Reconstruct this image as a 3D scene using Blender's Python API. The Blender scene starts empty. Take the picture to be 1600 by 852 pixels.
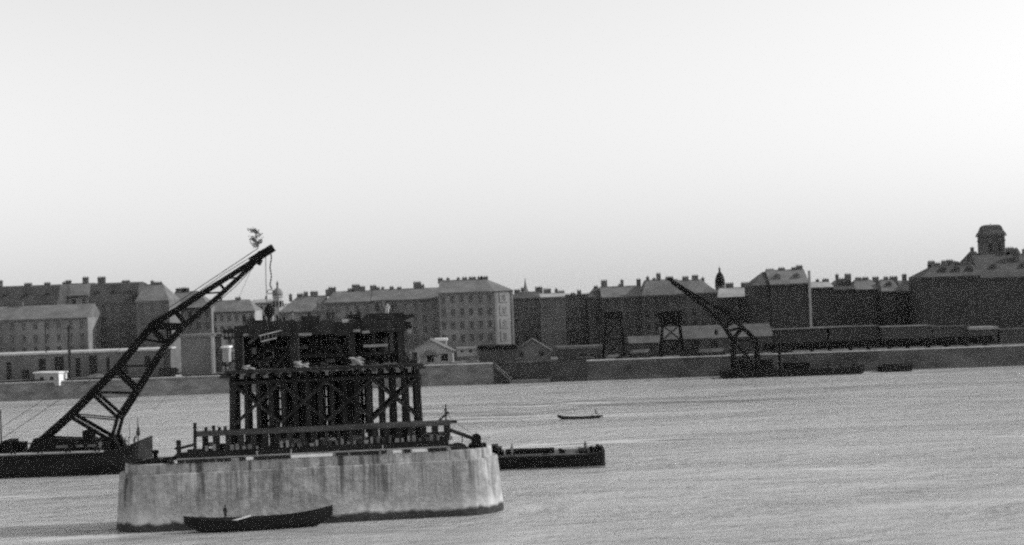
import bpy, bmesh, math, random
from mathutils import Vector, Matrix
random.seed(7)
scene = bpy.context.scene
rad = math.radians

# ------------------------------------------------------------------ camera
FPX, HEYE = 2222.0, 25.7
ROLL, PITCH = rad(2.0), math.atan(-31 / 2222.0)
AX = Vector((1, 0, 0))
FW = Vector((0, math.cos(PITCH), -math.sin(PITCH)))
ZC = AX.cross(FW)
RT = AX * math.cos(ROLL) - ZC * math.sin(ROLL)
UPV = AX * math.sin(ROLL) + ZC * math.cos(ROLL)
EYE = Vector((0, 0, HEYE))
cam_d = bpy.data.cameras.new('camera')
cam = bpy.data.objects.new('camera', cam_d)
scene.collection.objects.link(cam)
cam_d.sensor_fit = 'HORIZONTAL'
cam_d.sensor_width = 36.0
cam_d.lens = 36.0 * FPX / 1600.0
cam_d.clip_start = 0.5
cam_d.clip_end = 60000
m = Matrix((RT, UPV, -FW)).transposed().to_4x4()
m.translation = EYE
cam.matrix_world = m
scene.camera = cam

# ------------------------------------------------------------------ sky, sun, exposure
SUN_DIR = Vector((0.84, 0.05, 0.54)).normalized()       # towards the sun
world = bpy.data.worlds.new('World')
scene.world = world
world.use_nodes = True
nt = world.node_tree
nt.nodes.clear()
sky = nt.nodes.new('ShaderNodeTexSky')
sky.sky_type = 'NISHITA'
sky.sun_disc = False
sky.sun_elevation = math.asin(SUN_DIR.z)
sky.sun_rotation = math.atan2(SUN_DIR.x, SUN_DIR.y)
sky.air_density = 3.1
sky.dust_density = 0.0
sky.ozone_density = 1.0
bw = nt.nodes.new('ShaderNodeRGBToBW')
bg = nt.nodes.new('ShaderNodeBackground')
bg.inputs['Strength'].default_value = 0.15
wo = nt.nodes.new('ShaderNodeOutputWorld')
nt.links.new(sky.outputs[0], bw.inputs[0])
nt.links.new(bw.outputs[0], bg.inputs[0])
nt.links.new(bg.outputs[0], wo.inputs[0])
sun_d = bpy.data.lights.new('sun', 'SUN')
sun_d.energy = 3.7
sun_d.angle = rad(0.6)
sun = bpy.data.objects.new('sun', sun_d)
scene.collection.objects.link(sun)
sun.rotation_euler = SUN_DIR.to_track_quat('Z', 'Y').to_euler()
sun.location = (60, 100, 120)
scene.view_settings.view_transform = 'Standard'
scene.view_settings.look = 'None'
scene.view_settings.gamma = 1.0
scene.view_settings.use_curve_mapping = False
scene.view_settings.exposure = 0.1
scene.render.engine = 'CYCLES'
scene.cycles.volume_bounces = 0
scene.cycles.max_bounces = 6
scene.cycles.filter_width = 2.4
scene.cycles.use_adaptive_sampling = True
scene.cycles.adaptive_threshold = 0.06
scene.cycles.adaptive_min_samples = 20
scene.cycles.use_denoising = False
HAZE_DENSITY = 0.000035


# ------------------------------------------------------------------ measuring helpers
def ray(px, py):
    return FW + RT * ((px - 800) / FPX) + UPV * ((426 - py) / FPX)


def P(px, py, Y):
    d = ray(px, py)
    return EYE + d * (Y / d.y)


def G(px, py, z=0.0):
    d = ray(px, py)
    return EYE + d * ((z - HEYE) / d.z)


PA = rad(6.5)                                            # the pier's axis is turned six degrees
PO = Vector((-23.85, 163.0, 0))
PS = 0.87                                                # one unit of the pier's own frame, in metres
E1 = Vector((math.cos(PA), math.sin(PA), 0))
E2 = Vector((-math.sin(PA), math.cos(PA), 0))


def L(u, v, z):
    return PO + (E1 * u + E2 * v + Vector((0, 0, z))) * PS


def PV(px, py, v):
    d = ray(px, py)
    t = (v * PS - (EYE - PO).dot(E2)) / d.dot(E2)
    p = EYE + d * t
    return (p - PO).dot(E1) / PS, p.z / PS


# ------------------------------------------------------------------ mesh helpers
COL = scene.collection


class MB:
    def __init__(self):
        self.v, self.f, self.mi, self.cur = [], [], [], 0

    def add(self, vs, fs):
        b = len(self.v)
        self.v += [Vector(p) for p in vs]
        for q in fs:
            self.f.append(tuple(i + b for i in q))
            self.mi.append(self.cur)
        return self

    def hexa(self, p):                                   # 4 bottom (ccw from above), 4 top
        return self.add(p, [(3, 2, 1, 0), (4, 5, 6, 7), (0, 1, 5, 4), (1, 2, 6, 5), (2, 3, 7, 6), (3, 0, 4, 7)])

    def box(self, x0, x1, y0, y1, z0, z1):
        return self.hexa([(x0, y0, z0), (x1, y0, z0), (x1, y1, z0), (x0, y1, z0), (x0, y0, z1), (x1, y0, z1), (x1, y1, z1), (x0, y1, z1)])

    def lbox(self, u0, u1, v0, v1, z0, z1):              # box in the pier's frame
        return self.hexa([L(u0, v0, z0), L(u1, v0, z0), L(u1, v1, z0), L(u0, v1, z0), L(u0, v0, z1), L(u1, v0, z1), L(u1, v1, z1), L(u0, v1, z1)])

    def bar(self, a, b, w, h=None, w2=None, h2=None):    # beam between two points
        a, b = Vector(a), Vector(b)
        h = w if h is None else h
        w2 = w if w2 is None else w2
        h2 = h if h2 is None else h2
        d = (b - a).normalized()
        ref = Vector((0, 0, 1)) if abs(d.z) < 0.95 else Vector((0, 1, 0))
        s = d.cross(ref).normalized()
        t = s.cross(d).normalized()
        vs = []
        for p, ww, hh in ((a, w, h), (b, w2, h2)):
            for i, j in ((-1, -1), (1, -1), (1, 1), (-1, 1)):
                vs.append(p + s * (i * ww / 2) + t * (j * hh / 2))
        return self.hexa(vs)

    def tube(self, a, b, r, r2=None, n=8):
        a, b = Vector(a), Vector(b)
        r2 = r if r2 is None else r2
        d = (b - a).normalized()
        ref = Vector((0, 0, 1)) if abs(d.z) < 0.95 else Vector((0, 1, 0))
        s = d.cross(ref).normalized()
        t = s.cross(d).normalized()
        vs = []
        for p, rr in ((a, r), (b, r2)):
            for k in range(n):
                q = 2 * math.pi * k / n
                vs.append(p + s * (rr * math.cos(q)) + t * (rr * math.sin(q)))
        fs = [(k, (k + 1) % n, n + (k + 1) % n, n + k) for k in range(n)]
        fs += [tuple(range(n - 1, -1, -1)), tuple(range(n, 2 * n))]
        return self.add(vs, fs)

    def path(self, pts, r, n=5):
        for a, b in zip(pts[:-1], pts[1:]):
            self.tube(a, b, r, n=n)
        return self

    def loft(self, rings, cap=True, closed=True):
        n = len(rings[0])
        vs = [p for r in rings for p in r]
        fs = []
        for i in range(len(rings) - 1):
            for k in range(n if closed else n - 1):
                k2 = (k + 1) % n
                fs.append((i * n + k, i * n + k2, (i + 1) * n + k2, (i + 1) * n + k))
        if cap:
            fs.append(tuple(range(n - 1, -1, -1)))
            fs.append(tuple((len(rings) - 1) * n + k for k in range(n)))
        return self.add(vs, fs)

    def lathe(self, c, prof, n=16, ph=0.0):
        c = Vector(c)
        rings = [[c + Vector((r * math.cos(ph + 2 * math.pi * k / n), r * math.sin(ph + 2 * math.pi * k / n), z)) for k in range(n)] for r, z in prof]
        return self.loft(rings)

    def mesh(self, name, mats, origin=Vector((0, 0, 0)), smooth=False):
        me = bpy.data.meshes.new(name)
        me.from_pydata([p - origin for p in self.v], [], self.f)
        for mm in (mats if isinstance(mats, (list, tuple)) else [mats]):
            me.materials.append(M[mm])
        me.polygons.foreach_set('material_index', self.mi)
        if smooth:
            me.polygons.foreach_set('use_smooth', [True] * len(me.polygons))
        me.update()
        return me

    def build(self, name, mats, parent=None, origin=None, smooth=False):
        wp = WP.get(parent.name, Vector((0, 0, 0))) if parent else Vector((0, 0, 0))
        if origin is None:
            origin = wp.copy()
        o = bpy.data.objects.new(name, self.mesh(name, mats, origin, smooth))
        COL.objects.link(o)
        o.location = origin - wp
        if parent:
            o.parent = parent
        WP[o.name] = Vector(origin)
        return o


WP = {}                                                  # world position of each object's origin


def inst(name, me, loc, parent, sc=None):
    o = bpy.data.objects.new(name, me)
    COL.objects.link(o)
    o.parent = parent
    o.location = Vector(loc) - WP[parent.name]
    if sc:
        o.scale = sc
    WP[o.name] = Vector(loc)
    return o


def thing(name, label, cat, loc, group=None):
    o = bpy.data.objects.new(name, None)
    COL.objects.link(o)
    o.empty_display_size = 0.5
    o.location = loc
    WP[o.name] = Vector(loc)
    return tag(o, label, cat, group)


def tag(o, label=None, cat=None, group=None, kind=None):
    if label: o['label'] = label
    if cat: o['category'] = cat
    if group: o['group'] = group
    if kind: o['kind'] = kind
    return o


# ------------------------------------------------------------------ materials (the photograph is black and white: greys only)
M = {}


def mat(name, a, b=None, scale=1.0, stretch=(1, 1, 1), rough=0.85, bump=0.0, bscale=None, metallic=0.0, detail=6, spec=0.3):
    b = a if b is None else b
    mt = bpy.data.materials.new(name)
    mt.use_nodes = True
    t = mt.node_tree
    bs = t.nodes['Principled BSDF']
    bs.inputs['Roughness'].default_value = rough
    bs.inputs['Metallic'].default_value = metallic
    bs.inputs['Specular IOR Level'].default_value = spec
    co = t.nodes.new('ShaderNodeNewGeometry')
    mp = t.nodes.new('ShaderNodeMapping')
    mp.inputs['Scale'].default_value = stretch
    t.links.new(co.outputs['Position'], mp.inputs[0])
    nz = t.nodes.new('ShaderNodeTexNoise')
    nz.inputs['Scale'].default_value = scale
    nz.inputs['Detail'].default_value = detail
    nz.inputs['Roughness'].default_value = 0.65
    t.links.new(mp.outputs[0], nz.inputs['Vector'])
    cr = t.nodes.new('ShaderNodeValToRGB')
    cr.color_ramp.elements[0].position = 0.32
    cr.color_ramp.elements[1].position = 0.68
    cr.color_ramp.elements[0].color = (a, a, a, 1)
    cr.color_ramp.elements[1].color = (b, b, b, 1)
    t.links.new(nz.outputs['Fac'], cr.inputs[0])
    t.links.new(cr.outputs[0], bs.inputs['Base Color'])
    if bump:
        bn = t.nodes.new('ShaderNodeTexNoise')
        bn.inputs['Scale'].default_value = bscale or scale * 3
        bn.inputs['Detail'].default_value = 5
        t.links.new(mp.outputs[0], bn.inputs['Vector'])
        bp = t.nodes.new('ShaderNodeBump')
        bp.inputs['Strength'].default_value = bump
        bp.inputs['Distance'].default_value = 0.15
        t.links.new(bn.outputs['Fac'], bp.inputs['Height'])
        t.links.new(bp.outputs[0], bs.inputs['Normal'])
    M[name] = mt
    return mt


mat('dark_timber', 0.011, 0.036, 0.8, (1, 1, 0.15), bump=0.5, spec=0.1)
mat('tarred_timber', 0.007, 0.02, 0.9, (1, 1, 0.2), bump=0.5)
mat('mid_timber', 0.07, 0.17, 0.6, (0.3, 1, 1), bump=0.4)
mat('pale_timber', 0.28, 0.5, 0.7, (0.5, 1, 1), bump=0.3)
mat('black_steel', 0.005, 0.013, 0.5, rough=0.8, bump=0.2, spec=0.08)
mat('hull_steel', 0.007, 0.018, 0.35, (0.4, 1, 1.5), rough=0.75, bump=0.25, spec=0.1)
mat('grey_steel', 0.09, 0.2, 0.7, rough=0.6)
mat('rope', 0.05, 0.1, 2)
mat('deck_grey', 0.16, 0.34, 0.5, (0.5, 1, 1))
mat('white_paint', 0.6, 0.8, 0.8)
mat('beam_timber', 0.03, 0.09, 0.6, (0.3, 1, 1), bump=0.4)
mat('grey_board', 0.12, 0.24, 0.7, (0.5, 1, 1))  # board tone between mid and pale timber
mat('canvas', 0.16, 0.32, 1.0, bump=0.4)
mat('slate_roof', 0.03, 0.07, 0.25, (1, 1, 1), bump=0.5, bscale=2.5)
mat('tile_roof', 0.08, 0.15, 0.25, bump=0.5, bscale=2.5)
mat('pale_roof', 0.2, 0.34, 0.25, bump=0.5, bscale=2.5)
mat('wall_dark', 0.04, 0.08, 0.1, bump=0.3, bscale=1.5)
mat('wall_darkest', 0.022, 0.05, 0.1, bump=0.3, bscale=1.5)  # darkest wall tone, for the right-hand houses and sheds
mat('wall_grey', 0.07, 0.15, 0.1, bump=0.3, bscale=1.5)
mat('wall_mid', 0.11, 0.23, 0.1, bump=0.3, bscale=1.5)
mat('wall_pale', 0.22, 0.33, 0.14, bump=0.3, bscale=1.5)
mat('stone_trim', 0.07, 0.12, 0.3)
mat('chimney_brick', 0.06, 0.14, 0.6, bump=0.4)
mat('window_frame', 0.05, 0.09, 1.0)
mat('glass', 0.06, 0.12, 1.0, rough=0.12, spec=0.5)
mat('glass_dark', 0.012, 0.03, 1.0, rough=0.2, spec=0.3)
mat('shed_roof', 0.05, 0.10, 0.3, bump=0.4)
mat('opening_dark', 0.012, 0.02, 0.5)
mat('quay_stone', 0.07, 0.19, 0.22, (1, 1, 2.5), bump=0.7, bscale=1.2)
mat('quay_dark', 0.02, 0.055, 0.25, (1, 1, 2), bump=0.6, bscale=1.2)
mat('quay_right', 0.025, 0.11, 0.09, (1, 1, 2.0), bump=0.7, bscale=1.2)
mat('quay_coping', 0.3, 0.5, 0.3)
mat('ground', 0.07, 0.15, 0.15, bump=0.3)
mat('clothes_dark', 0.015, 0.04, 3)
mat('clothes_grey', 0.10, 0.16, 3)
mat('clothes_pale', 0.4, 0.55, 3)
mat('skin', 0.3, 0.36, 4)
mat('leaf', 0.04, 0.10, 2)
mat('bark', 0.04, 0.09, 4)


def concrete():
    """Cast pier: run-down stains, patched pours, wet algae line at the water."""
    mt = bpy.data.materials.new('pier_concrete')
    mt.use_nodes = True
    t = mt.node_tree
    bs = t.nodes['Principled BSDF']
    bs.inputs['Roughness'].default_value = 0.9
    bs.inputs['Specular IOR Level'].default_value = 0.2
    geo = t.nodes.new('ShaderNodeNewGeometry')
    sep = t.nodes.new('ShaderNodeSeparateXYZ')
    t.links.new(geo.outputs['Position'], sep.inputs[0])

    def noise(scale, st, lo, hi, det=5):
        mp = t.nodes.new('ShaderNodeMapping')
        mp.inputs['Scale'].default_value = st
        t.links.new(geo.outputs['Position'], mp.inputs[0])
        n = t.nodes.new('ShaderNodeTexNoise')
        n.inputs['Scale'].default_value = scale
        n.inputs['Detail'].default_value = det
        t.links.new(mp.outputs[0], n.inputs['Vector'])
        r = t.nodes.new('ShaderNodeMapRange')
        r.inputs['From Min'].default_value = lo
        r.inputs['From Max'].default_value = hi
        t.links.new(n.outputs['Fac'], r.inputs['Value'])
        return r.outputs[0]

    def mth(op, a, b):
        n = t.nodes.new('ShaderNodeMath')
        n.operation = op
        for i, x in enumerate((a, b)):
            if isinstance(x, (int, float)):
                n.inputs[i].default_value = x
            else:
                t.links.new(x, n.inputs[i])
        return n.outputs[0]

    def zr(a, b):
        r = t.nodes.new('ShaderNodeMapRange')
        r.interpolation_type = 'SMOOTHSTEP'
        r.inputs['From Min'].default_value = a
        r.inputs['From Max'].default_value = b
        t.links.new(sep.outputs['Z'], r.inputs['Value'])
        return r.outputs[0]
    base = mth('ADD', 0.205, mth('MULTIPLY', noise(0.3, (1, 1, 1), 0.3, 0.7), 0.09))
    base = mth('ADD', base, mth('MULTIPLY', noise(1.3, (1, 1, 1.3), 0.35, 0.65, 7), 0.10))
    streak = mth('MULTIPLY', noise(0.55, (1, 1, 0.05), 0.52, 0.68, 4), zr(1.6, 4.5))
    streak2 = mth('MULTIPLY', noise(1.1, (1, 1, 0.025), 0.54, 0.64, 3), zr(1.5, 6.0))
    base = mth('MULTIPLY', base, mth('SUBTRACT', 1.0, mth('MULTIPLY', streak, 0.5)))
    base = mth('MULTIPLY', base, mth('SUBTRACT', 1.0, mth('MULTIPLY', streak2, 0.6)))
    fine = mth('MULTIPLY', noise(4.0, (1, 1, 0.02), 0.5, 0.68, 3), zr(0.8, 4.5))
    base = mth('MULTIPLY', base, mth('SUBTRACT', 1.0, mth('MULTIPLY', fine, 0.4)))
    grit = noise(7.0, (1, 1, 1), 0.3, 0.7, 8)
    base = mth('MULTIPLY', base, mth('ADD', 0.82, mth('MULTIPLY', grit, 0.36)))
    pale = mth('MULTIPLY', noise(0.5, (1, 1, 0.6), 0.56, 0.66, 2), 0.12)
    base = mth('ADD', base, pale)
    lowband = mth('MULTIPLY', mth('SUBTRACT', 1.0, zr(1.3, 2.6)), 0.09)
    base = mth('ADD', base, lowband)
    nz = noise(0.7, (1, 1, 0.2), 0.25, 0.75)
    wet = t.nodes.new('ShaderNodeMapRange')
    wet.inputs['From Min'].default_value = 0.5
    wet.inputs['From Max'].default_value = 0.85
    t.links.new(mth('SUBTRACT', sep.outputs['Z'], mth('MULTIPLY', nz, 0.55)), wet.inputs['Value'])
    base = mth('MULTIPLY', base, mth('ADD', 0.10, mth('MULTIPLY', wet.outputs[0], 0.9)))
    cc = t.nodes.new('ShaderNodeCombineColor')
    for i in range(3):
        t.links.new(base, cc.inputs[i])
    t.links.new(cc.outputs[0], bs.inputs['Base Color'])
    bp = t.nodes.new('ShaderNodeBump')
    bp.inputs['Strength'].default_value = 0.4
    bp.inputs['Distance'].default_value = 0.12
    t.links.new(noise(1.6, (1, 1, 1.5), 0.2, 0.8), bp.inputs['Height'])
    t.links.new(bp.outputs[0], bs.inputs['Normal'])
    M['pier_concrete'] = mt


def water_mat():
    mt = bpy.data.materials.new('river_water')
    mt.use_nodes = True
    t = mt.node_tree
    bs = t.nodes['Principled BSDF']
    bs.inputs['Base Color'].default_value = (0.40, 0.40, 0.40, 1)
    bs.inputs['IOR'].default_value = 1.33
    geo = t.nodes.new('ShaderNodeNewGeometry')

    def noise(scale, st, det, rgh=0.55, dist=0.0):
        mp = t.nodes.new('ShaderNodeMapping')
        mp.inputs['Scale'].default_value = st
        mp.inputs['Rotation'].default_value = (0, 0, rad(2))
        t.links.new(geo.outputs['Position'], mp.inputs[0])
        n = t.nodes.new('ShaderNodeTexNoise')
        n.inputs['Scale'].default_value = scale
        n.inputs['Detail'].default_value = det
        n.inputs['Roughness'].default_value = rgh
        n.inputs['Distortion'].default_value = dist
        t.links.new(mp.outputs[0], n.inputs['Vector'])
        return n.outputs['Fac']

    def bump(h, s, d, prev=None):
        b = t.nodes.new('ShaderNodeBump')
        b.inputs['Distance'].default_value = d
        if isinstance(s, float):
            b.inputs['Strength'].default_value = s
        else:
            t.links.new(s, b.inputs['Strength'])
        t.links.new(h, b.inputs['Height'])
        if prev:
            t.links.new(prev, b.inputs['Normal'])
        return b.outputs[0]
    patch = noise(0.018, (0.35, 1.0, 1), 4, 0.6, 0.4)     # calmer and rougher patches of current
    mr = t.nodes.new('ShaderNodeMapRange')
    mr.inputs['From Min'].default_value = 0.4
    mr.inputs['From Max'].default_value = 0.6
    mr.inputs['To Min'].default_value = 0.1
    mr.inputs['To Max'].default_value = 1.0
    p2 = noise(0.075, (0.22, 1.0, 1), 3, 0.6, 0.8)
    mixp = t.nodes.new('ShaderNodeMath')
    mixp.operation = 'MULTIPLY_ADD'
    mixp.inputs[1].default_value = 0.5
    half = t.nodes.new('ShaderNodeMath')
    half.operation = 'MULTIPLY'
    half.inputs[1].default_value = 0.5
    t.links.new(p2, half.inputs[0])
    t.links.new(patch, mixp.inputs[0])
    t.links.new(half.outputs[0], mixp.inputs[2])
    t.links.new(mixp.outputs[0], mr.inputs['Value'])
    b0 = bump(noise(0.035, (0.35, 1, 1), 3, 0.5, 0.6), 0.8, 4.0)
    b1 = bump(noise(0.55, (0.6, 1, 1), 6, 0.7, 0.3), mr.outputs[0], 0.75, b0)
    b2 = bump(noise(0.16, (0.45, 1, 1), 4, 0.6, 0.8), mr.outputs[0], 2.0, b1)
    t.links.new(b2, bs.inputs['Normal'])
    rr = t.nodes.new('ShaderNodeMapRange')
    rr.inputs['From Min'].default_value = 0.35
    rr.inputs['From Max'].default_value = 0.65
    rr.inputs['To Min'].default_value = 0.08
    rr.inputs['To Max'].default_value = 0.18
    t.links.new(patch, rr.inputs['Value'])
    t.links.new(rr.outputs[0], bs.inputs['Roughness'])
    M['river_water'] = mt


concrete()
water_mat()

# ------------------------------------------------------------------ setting: river and ground
BANK = 402.0
w = MB()
w.add([(-2600, -300, 0), (2600, -300, 0), (2600, BANK + 6, 0), (-2600, BANK + 6, 0)], [(0, 1, 2, 3)])
tag(w.build('river_water', 'river_water'), kind='structure')
g = MB()
zq = 5.7
g.add([(-2600, BANK + 0.9, zq - 0.05), (2600, BANK + 0.9, zq - 0.05), (4600, 9000, zq - 0.05), (-4600, 9000, zq - 0.05)], [(0, 1, 2, 3)])
tag(g.build('ground', 'ground'), kind='structure')


# quay walls of the far bank
def quay(label, px0, px1, mt, ztop, zcop, batter=0.8, coping='quay_coping'):
    a, b = P(px0, 580, BANK).x, P(px1, 580, BANK).x
    t = thing('quay_wall', label, 'quay wall', (a, BANK, 0))
    MB().hexa([(a, BANK - batter, -1.2), (b, BANK - batter, -1.2), (b, BANK + 2, -1.2), (a, BANK + 2, -1.2),
               (a, BANK, ztop), (b, BANK, ztop), (b, BANK + 2, ztop), (a, BANK + 2, ztop)]).build('wall', mt, t)
    n = max(2, int((b - a) / 6.0))
    for i in range(n):
        u0 = a + (b - a) * i / n + 0.03
        u1 = a + (b - a) * (i + 1) / n - 0.03
        MB().box(u0, u1, BANK - 0.12, BANK + 1.6, ztop + 0.002, ztop + zcop + random.uniform(-.03, .03)).build('coping_stone', coping, t)
    return t


quay('sloping grey stone quay wall below the white hut at the left', -60, 372, 'quay_stone', 4.9, 0.3, 1.6)
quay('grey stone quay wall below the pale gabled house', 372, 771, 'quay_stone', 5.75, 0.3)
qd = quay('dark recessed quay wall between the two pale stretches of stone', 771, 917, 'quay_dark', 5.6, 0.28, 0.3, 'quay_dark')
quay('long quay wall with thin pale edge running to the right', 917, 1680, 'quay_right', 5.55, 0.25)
# sloping stair on the recessed wall
s = MB()
for k in range(14):
    p = P(773 + k * 1.9, 572 + k * 1.75, BANK - 0.5)
    s.box(p.x, p.x + 0.42, BANK - 1.5, BANK + 0.1, p.z - 0.5, p.z)
st = thing('quay_stair', 'narrow stair slanting down the dark recessed quay wall', 'stair', P(773, 572, BANK - 0.5))
s.build('steps', 'quay_stone', st)
MB().bar(P(773, 568, BANK - 1.5), P(800, 592, BANK - 1.5), 0.1).build('handrail', 'pale_timber', st)
MB().box(P(796, 594, BANK - 1).x, P(860, 592, BANK - 1).x, BANK - 2.2, BANK + 0.2, -0.5, 1.0).build('landing', 'quay_stone', st)

# ------------------------------------------------------------------ far houses
WINW, WINH = 1.25, 2.0


def window_mesh(trim, frame):
    b = MB()
    b.add([(-WINW / 2, .22, 0), (WINW / 2, .22, 0), (WINW / 2, .22, WINH), (-WINW / 2, .22, WINH)], [(0, 1, 2, 3)])
    b.cur = 1
    b.box(-.05, .05, .14, .215, 0, WINH)
    b.box(-WINW / 2, -.06, .15, .214, WINH * .62, WINH * .68)
    b.box(.06, WINW / 2, .15, .214, WINH * .62, WINH * .68)
    b.cur = 2
    b.box(-WINW / 2 - .12, WINW / 2 + .12, -.16, .1, -.2, -.02)
    b.box(-WINW / 2 - .12, WINW / 2 + .12, -.12, -.003, WINH + .05, WINH + .25)
    return b.mesh('window', ['glass_dark' if trim in ('wall_dark', 'wall_darkest') else 'glass', frame, trim])


WINS = {q_: window_mesh(q_, q_ if q_ in ('wall_dark', 'wall_darkest') else 'window_frame') for q_ in ('wall_dark', 'wall_darkest', 'wall_grey', 'wall_mid', 'wall_pale')}


def facade(b, x0, x1, y, z0, z1, nb, zrows):
    """front wall with real window holes; returns the window positions"""
    bw_ = (x1 - x0) / nb
    xs, holes = [x0], []
    for i in range(nb):
        c = x0 + (i + .5) * bw_
        xs += [c - WINW / 2, c + WINW / 2]
    xs.append(x1)
    zs = [z0]
    for z in zrows:
        zs += [z, z + WINH]
    zs.append(z1)
    for i in range(len(xs) - 1):
        for j in range(len(zs) - 1):
            a, c, e, h = xs[i], xs[i + 1], zs[j], zs[j + 1]
            if i % 2 == 1 and j % 2 == 1:
                q = y + .22
                b.add([(a, y, e), (c, y, e), (c, y, h), (a, y, h), (a, q, e), (c, q, e), (c, q, h), (a, q, h)],
                      [(0, 1, 5, 4), (2, 3, 7, 6), (1, 2, 6, 5), (3, 0, 4, 7)])
                holes.append(((a + c) / 2, y, e))
            else:
                b.add([(a, y, e), (c, y, e), (c, y, h), (a, y, h)], [(0, 1, 2, 3)])
    return holes


def chimney(parent, x, y, z0, z1, wd, dp=0.9):
    b = MB()
    b.box(x - wd / 2, x + wd / 2, y - dp / 2, y + dp / 2, z0, z1)
    b.box(x - wd / 2 - .1, x + wd / 2 + .1, y - dp / 2 - .1, y + dp / 2 + .1, z1 + .002, z1 + .16)
    n = max(1, int(wd / .6))
    for k in range(n):
        cx = x - wd / 2 + (k + .5) * wd / n
        b.tube((cx, y, z1 + .163), (cx, y, z1 + .55), .14, .11, 6)
    return b.build('chimney', 'chimney_brick', parent)


def house(label, x0, x1, Y, eave, ridge, wall='wall_grey', roof='slate_roof', depth=14, style='gable', hl=0.0, hr=0.0,
          chim=(), base=5.6, bay=3.1, floor=3.75, dormers=0, name='town_house', windows=True):
    mid = (x0 + x1) / 2
    X0, X1 = P(x0, eave, Y).x, P(x1, eave, Y).x
    ze = P(mid, eave, Y).z
    zr = max(P(mid, ridge, Y + depth * (.5 if style != 'mansard' else .22)).z, ze + .5)
    t = thing(name, label, 'house', ((X0 + X1) / 2, Y, base))
    b = MB()
    nb = max(1, round((X1 - X0) / bay))
    rows, z = [], ze - 1.1 - WINH
    while z > base + 1.0:
        rows.insert(0, z)
        z -= floor
    if windows and rows:
        holes = facade(b, X0, X1, Y, base, ze, nb, rows)
    else:
        holes = []
        b.add([(X0, Y, base), (X1, Y, base), (X1, Y, ze), (X0, Y, ze)], [(0, 1, 2, 3)])
    yb = Y + depth
    b.add([(X0, Y, base), (X1, Y, base), (X1, yb, base), (X0, yb, base), (X0, Y, ze), (X1, Y, ze), (X1, yb, ze), (X0, yb, ze)],
          [(1, 2, 6, 5), (2, 3, 7, 6), (3, 0, 4, 7)])
    if style == 'gable':
        ym, zg = Y + depth / 2, zr - .12
        if hl < .01:
            b.add([(X0, Y, ze), (X0, yb, ze), (X0, ym, zg)], [(0, 2, 1)])
        if hr < .01:
            b.add([(X1, Y, ze), (X1, yb, ze), (X1, ym, zg)], [(0, 1, 2)])
    b.build('wall', wall, t)
    # cornice and string course
    MB().box(X0 - .05, X1 + .05, Y - .45, Y - .003, ze - .55, ze - .06).build('cornice', 'stone_trim' if wall in ('wall_pale', 'wall_mid') else wall, t)
    if len(rows) > 1:
        zc = rows[1] - .75
        MB().box(X0, X1, Y - .14, Y - .003, zc - .2, zc).build('string_course', wall, t)
    # roof
    o = .5
    ya, yc = Y - o, yb + o
    xa, xb = X0 - .08, X1 + .08
    r = MB()
    if style == 'gable':
        ym = (ya + yc) / 2
        r.add([(xa, ya, ze), (xb, ya, ze), (xb, yc, ze), (xa, yc, ze), (xa + hl, ym, zr), (xb - hr, ym, zr)],
              [(3, 2, 1, 0), (0, 1, 5, 4), (2, 3, 4, 5), (1, 2, 5), (3, 0, 4)])
        yr = ym
    elif style == 'mansard':
        i = depth * .22
        zk = zr - .35
        r.add([(xa, ya, ze), (xb, ya, ze), (xb, yc, ze), (xa, yc, ze), (xa + hl, ya + i, zk), (xb - hr, ya + i, zk), (xb - hr, yc - i, zk), (xa + hl, yc - i, zk),
               (xa + hl, (ya + yc) / 2, zr + .1), (xb - hr, (ya + yc) / 2, zr + .1)],
              [(3, 2, 1, 0), (0, 1, 5, 4), (1, 2, 6, 5), (2, 3, 7, 6), (3, 0, 4, 7), (4, 5, 9, 8), (6, 7, 8, 9), (5, 6, 9), (7, 4, 8)])
        yr = ya + i + 1.2
    else:
        r.box(xa, xb, ya, yc, ze, zr)
        yr = Y + 3
    ro = r.build('roof', roof, t)
    for c in chim:
        cx = P(c, ridge, yr).x
        wd = random.choice((.9, 1.3, 1.9, 2.4))
        chimney(ro, cx, yr, zr - 1.6, zr + random.choice((.3, .5, .8, 1.1, 1.7)), wd)
    for k in range(dormers):
        cx = X0 + hl + (k + .5) * (X1 - X0 - hl - hr) / dormers
        f = .35
        yy = ya + (yr - ya) * f
        zz = ze + (zr - ze) * f
        d = MB()
        d.hexa([(cx - .6, yy, zz - .3), (cx + .6, yy, zz - .3), (cx + .6, yr, zz - .3), (cx - .6, yr, zz - .3),
                (cx - .6, yy, zz + 1.1), (cx + .6, yy, zz + 1.1), (cx + .6, yr, zz + 1.1), (cx - .6, yr, zz + 1.1)])
        d.add([(cx - .75, yy - .15, zz + 1.1), (cx + .75, yy - .15, zz + 1.1), (cx, yy - .15, zz + 1.75), (cx - .75, yr, zz + 1.1), (cx + .75, yr, zz + 1.1), (cx, yr, zz + 1.75)],
              [(0, 1, 2), (0, 2, 5, 3), (1, 4, 5, 2)])
        d.build('dormer', roof, ro)
    for h in holes:
        inst('window', WINS[wall], h, t)
    return t, X0, X1, ze, zr


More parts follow.
